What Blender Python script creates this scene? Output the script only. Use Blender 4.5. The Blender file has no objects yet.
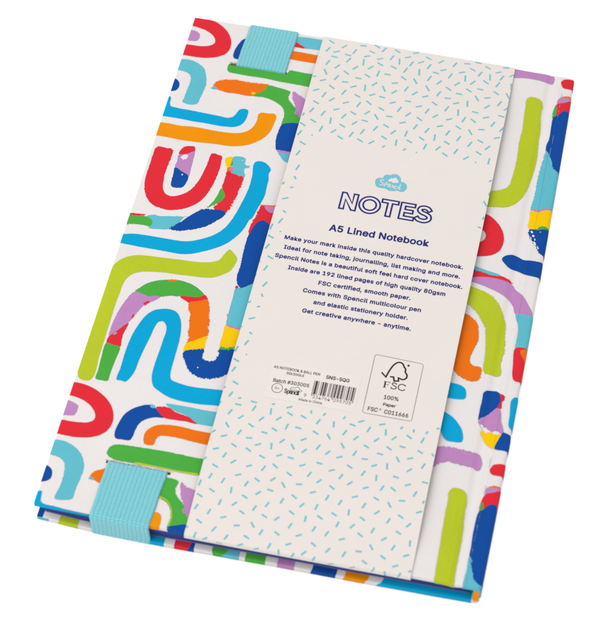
import bpy, bmesh, math, random, os
from math import sin, cos, pi, radians, sqrt, exp, hypot, atan2
from mathutils import Vector, Matrix
from mathutils.geometry import tessellate_polygon

random.seed(7)
sc = bpy.context.scene
COL = sc.collection
MM = 0.001
W2 = 75.0            # half the width of the book in mm
HB = 11.17           # from the top of the upper board to the bottom of the lower one
ZG = HB + 0.55       # height of the top of the book above the table
EV = 2.16             # light level the printed colours were measured under

# ------------------------------------------------------------ camera
cd = bpy.data.cameras.new('camera')
cam = bpy.data.objects.new('camera', cd); COL.objects.link(cam); sc.camera = cam
R = Matrix(((0.9779161, 0.2088790, 0.0070499), (0.1744520, -0.7972326, -0.5779158), (-0.1150941, 0.5663830, -0.8160660)))
cd.sensor_width = 36; cd.sensor_fit = 'HORIZONTAL'; cd.lens = 2078.36 / 600 * 36
cd.clip_start = 0.01; cd.clip_end = 50
m = (R.transposed() @ Matrix(((1, 0, 0), (0, -1, 0), (0, 0, -1)))).to_4x4()
m.translation = Vector((79.676, -434.451, 598.265 + ZG)) * MM
cam.matrix_world = m
cd.dof.use_dof = True; cd.dof.focus_distance = 0.755; cd.dof.aperture_fstop = 22

# ------------------------------------------------------------ light
w = bpy.data.worlds.new('World'); sc.world = w; w.use_nodes = True
w.node_tree.nodes['Background'].inputs[0].default_value = (1, 1, 1, 1)
w.node_tree.nodes['Background'].inputs[1].default_value = 1.58
def area(name, loc, size, power, col=(1, 1, 1)):
    l = bpy.data.lights.new(name, 'AREA'); l.shape = 'RECTANGLE'; l.size = size[0]; l.size_y = size[1]
    l.energy = power; l.color = col
    o = bpy.data.objects.new(name, l); COL.objects.link(o); o.location = loc
    o.rotation_euler = (Vector((0, 0, 0)) - Vector(loc)).to_track_quat('-Z', 'Y').to_euler()
    return o
area('softbox', (-0.75, -0.35, 1.0), (1.1, 1.1), 15.5, (1, 0.985, 0.965))
sc.view_settings.view_transform = 'Standard'; sc.view_settings.look = 'None'
sc.view_settings.exposure = 0; sc.view_settings.gamma = 1
sc.render.film_transparent = False
sc.cycles.max_bounces = 8

# ------------------------------------------------------------ materials
def lin(c):
    c /= 255.0
    return c / 12.92 if c <= 0.04045 else ((c + 0.055) / 1.055) ** 2.4
def base_mat(name, rgb, rough=0.6, spec=0.25, div=EV):
    m = bpy.data.materials.new(name); m.use_nodes = True
    nt = m.node_tree; b = nt.nodes['Principled BSDF']
    b.inputs['Base Color'].default_value = (*[min(0.95, lin(v) / div) for v in rgb], 1)
    b.inputs['Roughness'].default_value = rough
    b.inputs['Specular IOR Level'].default_value = spec
    return m, nt, b
def N(nt, t, **kw):
    n = nt.nodes.new(t)
    for k, v in kw.items():
        if k in n.inputs: n.inputs[k].default_value = v
        else: setattr(n, k, v)
    return n
def printed(name, rgb, var=0.05, bump=0.05, rough=0.65, spec=0.04):
    """ink on soft-feel laminated paper: faint mottling, linen grain, micro scratches"""
    m, nt, b = base_mat(name, rgb, rough, spec)
    L = nt.links.new
    tc = N(nt, 'ShaderNodeTexCoord')
    n1 = N(nt, 'ShaderNodeTexNoise', Scale=900.0, Detail=4.0, Roughness=0.7); L(tc.outputs['Object'], n1.inputs['Vector'])
    n2 = N(nt, 'ShaderNodeTexNoise', Scale=60.0, Detail=3.0, Roughness=0.6); L(tc.outputs['Object'], n2.inputs['Vector'])
    ad = N(nt, 'ShaderNodeMath', operation='ADD'); L(n1.outputs['Fac'], ad.inputs[0]); L(n2.outputs['Fac'], ad.inputs[1])
    mr = N(nt, 'ShaderNodeMapRange'); mr.inputs['From Min'].default_value = 0.6; mr.inputs['From Max'].default_value = 1.4
    mr.inputs['To Min'].default_value = 1 - var; mr.inputs['To Max'].default_value = 1 + var
    L(ad.outputs[0], mr.inputs['Value'])
    mx = N(nt, 'ShaderNodeVectorMath', operation='SCALE')
    mx.inputs[0].default_value = b.inputs['Base Color'].default_value[:3]
    L(mr.outputs['Result'], mx.inputs['Scale']); L(mx.outputs[0], b.inputs['Base Color'])
    n3 = N(nt, 'ShaderNodeTexNoise', Scale=1600.0, Detail=3.0); L(tc.outputs['Object'], n3.inputs['Vector'])
    bp = N(nt, 'ShaderNodeBump', Strength=bump * 4, Distance=0.00006)
    L(n3.outputs['Fac'], bp.inputs['Height'])
    n4 = N(nt, 'ShaderNodeTexNoise', Scale=22.0, Detail=2.0); L(tc.outputs['Object'], n4.inputs['Vector'])
    b2 = N(nt, 'ShaderNodeBump', Strength=0.5, Distance=0.0006)     # the sheet is never quite flat
    L(n4.outputs['Fac'], b2.inputs['Height']); L(b2.outputs[0], bp.inputs['Normal']); L(bp.outputs[0], b.inputs['Normal'])
    return m
RGB = dict(white=(235, 230, 229), red=(227, 44, 57), cyan=(0, 166, 216), turq=(98, 190, 206), orange=(240, 116, 16), amber=(243, 148, 0),
           lime=(186, 201, 42), green=(76, 174, 66), navy=(14, 76, 160), purple=(192, 136, 192), yellow=(252, 202, 0))
MAT = {k: printed('ink_' + k if k != 'white' else 'cover_paper', v, var=0.03 if k == 'white' else 0.055) for k, v in RGB.items()}
MAT['crease'] = printed('worn_crease', (170, 178, 204), 0.12, 0.1)
MAT['board'] = printed('raw_board', (196, 178, 160), 0.15, 0.4, 0.9, 0.05)
MAT['dark'] = printed('slot_shade', (30, 26, 28), 0.2, 0.3, 0.95, 0.0)
MAT['cream'] = printed('sleeve_paper', (236, 228, 222), 0.02, 0.05, 0.7, 0.1)
MAT['dash'] = printed('sleeve_turquoise_ink', (118, 198, 213), 0.03, 0.05, 0.7, 0.1)
MAT['ink'] = printed('sleeve_navy_ink', (42, 48, 122), 0.04, 0.05, 0.7, 0.08)
MAT['black'] = printed('sleeve_black_ink', (44, 38, 38), 0.04, 0.05, 0.7, 0.08)
MAT['grey'] = printed('sleeve_grey_ink', (120, 108, 104), 0.04, 0.05, 0.7, 0.08)
MAT['sticker'] = printed('label_paper', (237, 229.5, 223.5), 0.015, 0.03, 0.6, 0.15)
MAT['endpaper'] = printed('endpaper', (118, 118, 190), 0.08, 0.1, 0.7, 0.1)

def page_mat():
    m, nt, b = base_mat('page_edges', (20, 52, 124), 0.75, 0.15); L = nt.links.new
    tc = N(nt, 'ShaderNodeTexCoord'); mp = N(nt, 'ShaderNodeMapping'); mp.inputs['Scale'].default_value = (6, 6, 9000)
    L(tc.outputs['Object'], mp.inputs['Vector'])
    n = N(nt, 'ShaderNodeTexNoise', Scale=1.0, Detail=3.0); L(mp.outputs[0], n.inputs['Vector'])
    cr = N(nt, 'ShaderNodeValToRGB'); cr.color_ramp.elements[0].position = 0.35; cr.color_ramp.elements[1].position = 0.7
    cr.color_ramp.elements[0].color = (0.006, 0.018, 0.085, 1); cr.color_ramp.elements[1].color = (0.02, 0.045, 0.2, 1)
    L(n.outputs['Fac'], cr.inputs['Fac']); L(cr.outputs[0], b.inputs['Base Color'])
    bp = N(nt, 'ShaderNodeBump', Strength=0.6, Distance=0.0001); L(n.outputs['Fac'], bp.inputs['Height']); L(bp.outputs[0], b.inputs['Normal'])
    return m
MAT['pages'] = page_mat()

def elastic_mat():
    """knitted elastic: rows of small stitches between lengthwise ribs (UV in mm)"""
    m, nt, b = base_mat('turquoise_elastic', (112, 200, 211), 0.85, 0.1); L = nt.links.new
    uv = N(nt, 'ShaderNodeUVMap'); uv.uv_map = 'UVMap'
    sx = N(nt, 'ShaderNodeSeparateXYZ'); L(uv.outputs[0], sx.inputs[0])
    def M(op, a, bb=None, cc=None):
        n = N(nt, 'ShaderNodeMath', operation=op)
        for i, q in enumerate((a, bb, cc)):
            if q is None: continue
            if isinstance(q, (int, float)): n.inputs[i].default_value = q
            else: L(q, n.inputs[i])
        return n.outputs[0]
    nz = N(nt, 'ShaderNodeTexNoise', Scale=0.9, Detail=3.0); L(uv.outputs[0], nz.inputs['Vector'])
    wob = M('MULTIPLY', M('SUBTRACT', nz.outputs['Fac'], 0.5), 0.5)
    u = M('ADD', sx.outputs[0], wob); v = M('ADD', sx.outputs[1], wob)
    rib = M('ABSOLUTE', M('SINE', M('MULTIPLY', u, pi / 1.45)))          # one arch per rib
    vs = M('ADD', v, M('MULTIPLY', rib, 0.32))                          # V shaped stitches
    row = M('POWER', M('ABSOLUTE', M('SINE', M('MULTIPLY', vs, pi / 0.62))), 0.6)
    half = M('POWER', M('ABSOLUTE', M('SINE', M('MULTIPLY', u, 2 * pi / 1.45))), 0.5)
    hgt = M('MULTIPLY', row, M('ADD', M('MULTIPLY', half, 0.6), 0.4))
    fine = N(nt, 'ShaderNodeTexNoise', Scale=5.0, Detail=4.0); L(uv.outputs[0], fine.inputs['Vector'])
    hh = M('ADD', hgt, M('MULTIPLY', fine.outputs['Fac'], 0.5))
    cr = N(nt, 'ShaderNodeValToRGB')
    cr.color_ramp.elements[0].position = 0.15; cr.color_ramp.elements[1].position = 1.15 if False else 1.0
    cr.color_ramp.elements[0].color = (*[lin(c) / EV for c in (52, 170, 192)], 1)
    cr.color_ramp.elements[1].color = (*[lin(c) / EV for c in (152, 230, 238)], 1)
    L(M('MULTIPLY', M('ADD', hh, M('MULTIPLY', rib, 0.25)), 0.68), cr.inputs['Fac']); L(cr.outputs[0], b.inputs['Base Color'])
    bp = N(nt, 'ShaderNodeBump', Strength=0.75, Distance=0.00025); L(hh, bp.inputs['Height']); L(bp.outputs[0], b.inputs['Normal'])
    b.inputs['Sheen Weight'].default_value = 0.15
    return m
MAT['elastic'] = elastic_mat()
MAT['table'], _nt, _b = base_mat('white_sweep', (255, 255, 255), 0.9, 0.0, 1.0)
_n = N(_nt, 'ShaderNodeTexNoise', Scale=40.0); _c = N(_nt, 'ShaderNodeMapRange')
_c.inputs['To Min'].default_value = 0.93; _c.inputs['To Max'].default_value = 0.95
_nt.links.new(_n.outputs['Fac'], _c.inputs['Value']); _nt.links.new(_c.outputs[0], _b.inputs['Base Color'])

# ------------------------------------------------------------ mesh helpers (everything in mm, z = 0 at the top of the book)
class MB:
    def __init__(s): s.v = []; s.f = []; s.m = []; s.mats = []; s.uv = {}
    def mi(s, k):
        if k not in s.mats: s.mats.append(k)
        return s.mats.index(k)
    def add(s, vs, fs, mat):
        o = len(s.v); s.v += [tuple(q) for q in vs]
        if isinstance(mat, str): mat = [mat] * len(fs)
        for f, k in zip(fs, mat): s.f.append([i + o for i in f]); s.m.append(s.mi(k))
    def grid(s, P, mat, skip=None, flip=False, uv=None):
        nu, nv = len(P), len(P[0]); vs = [q for r in P for q in r]; fs = []; ms = []
        for i in range(nu - 1):
            for j in range(nv - 1):
                if skip and skip(i, j): continue
                f = [i * nv + j, (i + 1) * nv + j, (i + 1) * nv + j + 1, i * nv + j + 1]
                fs.append(f[::-1] if flip else f); ms.append(mat(i, j) if callable(mat) else mat)
        o = len(s.v); s.add(vs, fs, ms)
        if uv:
            for i in range(nu):
                for j in range(nv): s.uv[o + i * nv + j] = uv[i][j]
    def build(s, name, parent=None, smooth=True):
        me = bpy.data.meshes.new(name)
        me.from_pydata([(x * MM, y * MM, (z + ZG) * MM) for x, y, z in s.v], [], s.f)
        for k in s.mats: me.materials.append(MAT[k])
        me.polygons.foreach_set('material_index', s.m)
        me.polygons.foreach_set('use_smooth', [smooth] * len(s.f))
        if s.uv:
            l = me.uv_layers.new(name='UVMap')
            for lp in me.loops: l.data[lp.index].uv = s.uv.get(lp.vertex_index, (0, 0))
        me.update()
        if smooth: me.set_sharp_from_angle(angle=radians(50))
        o = bpy.data.objects.new(name, me); COL.objects.link(o)
        if parent: o.parent = parent
        return o

def frange(a, b, st):
    n = max(1, int(math.ceil((b - a) / st))); return [a + (b - a) * i / n for i in range(n + 1)]
def sstep(x): x = min(1, max(0, x)); return x * x * (3 - 2 * x)
E0 = 112.33          # half the height of the cover
def interp(x, K):
    for (a, p), (b, q) in zip(K, K[1:]):
        if x <= b: return p + (q - p) * sstep(min(1, max(0, (x - a) / (b - a))))
    return K[-1][1]
def bump_b(u): t = min(1, max(0, (u + 75) / 150)); return 0.25 * sin(pi * t)
def bump_t(u): t = min(1, max(0, (u + 75) / 150)); return 0.55 * sin(pi * t)
def bump_l(u): return interp(u, [(-75, 0), (-56, .85), (-33, 1.3), (-8, .95), (10, .75), (30, .7), (57, .4), (73, .15)])
def y_bot(u): return -E0 - bump_b(u)
def y_top(u): return E0 + bump_t(u)
def y_low(u): return -E0 - bump_l(u)
# the head and tail edges bow slightly: v' lines are straight, v = v' bent to follow the bow
def unbow(u, q): u = min(u, 74); return q - bump_b(u) * sstep((-q - 98) / 12) if q < 0 else q + bump_t(u) * sstep((q - 98) / 12)
def bow(u, v):
    q = v
    for _ in range(6): q += v - unbow(u, q)
    return q
def prof(e, r, t):
    """outward shift, depth and the two normal parts at arc distance e round the edge of a board"""
    q = r * pi / 2
    if e <= 0: return 0, 0, 0, 1
    if e < q: a = e / r; return r * sin(a), r * (1 - cos(a)), sin(a), cos(a)
    e -= q; s = t - 2 * r
    if e < s: return r, r + e, 1, 0
    e -= s
    if e < q: a = e / r; return r * cos(a), r + s + r * sin(a), cos(a), -sin(a)
    return -(e - q), t, 0, -1
SPN = [(70, 0), (72, -.02), (73.7, -.08), (74.4, -.2), (74.85, -.5), (75.05, -1.0), (75.12, -1.8), (75.2, -3.4), (75.22, -5.4), (75.2, -7.6), (75.12, -9.2), (75.02, -10.1), (74.7, -10.75), (74.1, -11.08), (73, -11.17), (71.2, -11.17)]
SL = [0]
for a, b in zip(SPN, SPN[1:]): SL.append(SL[-1] + hypot(b[0] - a[0], b[1] - a[1]))
def spine_pt(s):
    s = min(max(s, 0), SL[-1] - 1e-4)
    for i in range(len(SL) - 1):
        if s <= SL[i + 1]:
            k = (s - SL[i]) / (SL[i + 1] - SL[i]); a, b = SPN[i], SPN[i + 1]
            def tan(j):
                p, q = SPN[max(j - 1, 0)], SPN[min(j + 1, len(SPN) - 1)]; return Vector((q[0] - p[0], q[1] - p[1])).normalized()
            t = (tan(i) * (1 - k) + tan(i + 1) * k).normalized()
            return a[0] + (b[0] - a[0]) * k, a[1] + (b[1] - a[1]) * k, -t.y, t.x
def groove(u):
    return -0.5 * exp(-((u - 66.2) / 1.5) ** 2) + 0.10 * exp(-((u - 69.9) / 0.35) ** 2) - 0.06 * exp(-((u - 63.4) / 0.3) ** 2)
def cover(u, v, off=0.0, t=2.3, r=0.42):
    """paper coordinates (u, v) of the wrap-around cover -> point; beyond an edge they run down round the board"""
    uc = min(u, 70)
    yt, yb = y_top(min(u, 74)), y_bot(min(u, 74))
    ex = max(0, (-W2 + r) - u)
    if v > yt - r: ey, sy, vc = v - (yt - r), 1, yt - r
    elif v < yb + r: ey, sy, vc = (yb + r) - v, -1, yb + r
    else: ey, sy, vc = 0, 0, v
    hx, dx, nxh, nxd = prof(ex, r, t); hy, dy, nyh, nyd = prof(ey, r, t)
    d = max(dx, dy)
    if u <= 70:
        s = (groove(u + .05) - groove(u - .05)) / .1 if u > 60 else 0
        b = Vector((u if ex == 0 else -W2 + r - hx, 0, groove(u) if u > 60 else 0)); n = Vector((-s, 0, 1)).normalized()
    else:
        px, pz, nx, nz = spine_pt(u - 70); b = Vector((px, 0, pz)); n = Vector((nx, 0, nz))
    b.x += 0.65 * (1 - min(1, abs(v) / 110) ** 2) * sstep((u - 60) / 10)
    b.y = vc + sy * hy
    if ex > 0 and ey == 0: nn = Vector((-nxh, 0, nxd))
    elif ey > 0: nn = Vector((0, sy * nyh, 0)) + n * nyd
    else: nn = n
    return b - n * d + nn * off

def catmull(P, cn, step=0.8):
    n = len(P); out = []
    for i in range(n):
        p0, p1, p2, p3 = P[i - 1], P[i], P[(i + 1) % n], P[(i + 2) % n]
        if cn[i] and cn[(i + 1) % n]: out.append(p1); continue
        if cn[i]: p0 = (2 * p1[0] - p2[0], 2 * p1[1] - p2[1])
        if cn[(i + 1) % n]: p3 = (2 * p2[0] - p1[0], 2 * p2[1] - p1[1])
        L = hypot(p2[0] - p1[0], p2[1] - p1[1]); k = max(1, int(L / step))
        # centripetal blend keeps uneven spacing from overshooting
        for j in range(k):
            t = j / k; o = []
            d01 = max(1e-6, hypot(p1[0]-p0[0], p1[1]-p0[1])) ** .5; d12 = max(1e-6, L) ** .5; d23 = max(1e-6, hypot(p3[0]-p2[0], p3[1]-p2[1])) ** .5
            for a in (0, 1):
                m1 = (p1[a]-p0[a]) / d01 - (p2[a]-p0[a]) / (d01+d12) + (p2[a]-p1[a]) / d12
                m2 = (p2[a]-p1[a]) / d12 - (p3[a]-p1[a]) / (d12+d23) + (p3[a]-p2[a]) / d23
                m1 *= d12; m2 *= d12
                h = (2*t**3-3*t**2+1)*p1[a] + (t**3-2*t**2+t)*m1 + (-2*t**3+3*t**2)*p2[a] + (t**3-t**2)*m2
                o.append(h)
            out.append(tuple(o))
    return out
def area2(P): return sum(P[i - 1][0] * P[i][1] - P[i][0] * P[i - 1][1] for i in range(len(P)))
def rough(P, amp, step, rnd, grow=0.0):
    """resample an outline and let its edge wander, as a dry brush leaves it"""
    if area2(P) < 0: P = P[::-1]
    Q = []
    for i in range(len(P)):
        a, b = P[i - 1], P[i]; L = hypot(b[0] - a[0], b[1] - a[1]); k = max(1, int(L / step))
        for j in range(k): Q.append((a[0] + (b[0] - a[0]) * j / k, a[1] + (b[1] - a[1]) * j / k))
    n = len(Q); out = []; lo = 0; mask = 0.5
    for i in range(n):
        a, b = Q[i - 2], Q[(i + 2) % n]; tx, ty = b[0] - a[0], b[1] - a[1]; L = hypot(tx, ty) or 1
        lo = lo * 0.8 + rnd.uniform(-1, 1) * 0.45; mask = min(1, max(0, mask + rnd.uniform(-.12, .12)))
        d = grow + amp * (0.45 * lo + mask * rnd.uniform(-1, 1) * 0.95)
        if amp > .1 and rnd.random() < .07: d += rnd.choice((-1, 1)) * amp * rnd.uniform(.6, 1.5)
        out.append((Q[i][0] + ty / L * d, Q[i][1] - tx / L * d))
    return out

def sheet(polys, cuts_u, cuts_v, clip, mapper, mb, holes=()):
    """lay flat outlines (poly, material, lift) on a curved surface: cut at the given lines, then bend"""
    bm = bmesh.new(); keys = []
    polys = [([(x, bow(x, y)) for x, y in P], m_, l_) for P, m_, l_ in polys]
    for poly, mat, lift in polys:
        if mat not in keys: keys.append(mat)
        tri = tessellate_polygon([[Vector((x, y, 0)) for x, y in poly]])
        vs = [bm.verts.new((x, y, lift)) for x, y in poly]
        for t in tri:
            try: f = bm.faces.new([vs[i] for i in t]); f.material_index = keys.index(mat)
            except ValueError: pass
    def bis(co, no, outer=False):
        bmesh.ops.bisect_plane(bm, geom=bm.verts[:] + bm.edges[:] + bm.faces[:], dist=1e-6, plane_co=co, plane_no=no, clear_outer=outer)
    u0, u1, v0, v1 = clip
    bis((u0, 0, 0), (-1, 0, 0), True); bis((u1, 0, 0), (1, 0, 0), True); bis((0, v0, 0), (0, -1, 0), True); bis((0, v1, 0), (0, 1, 0), True)
    for c in cuts_u:
        if u0 < c < u1: bis((c, 0, 0), (1, 0, 0))
    for c in cuts_v:
        if v0 < c < v1: bis((0, c, 0), (0, 1, 0))
    if holes:
        for h in holes:
            bis((h[0], 0, 0), (1, 0, 0)); bis((h[1], 0, 0), (1, 0, 0)); bis((0, h[2], 0), (0, 1, 0)); bis((0, h[3], 0), (0, 1, 0))
        dead = []
        for f in bm.faces:
            c = f.calc_center_median()
            if any(h[0] < c.x < h[1] and h[2] < c.y < h[3] for h in holes): dead.append(f)
        bmesh.ops.delete(bm, geom=dead, context='FACES')
    bm.verts.index_update()
    vs = [mapper(v.co.x, unbow(v.co.x, v.co.y), v.co.z) for v in bm.verts]; fs = []; ms = []
    for f in bm.faces:
        ids = [v.index for v in f.verts]
        if f.normal.z < 0: ids.reverse()
        fs.append(ids); ms.append(keys[f.material_index])
    mb.add(vs, fs, ms); bm.free()

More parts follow.
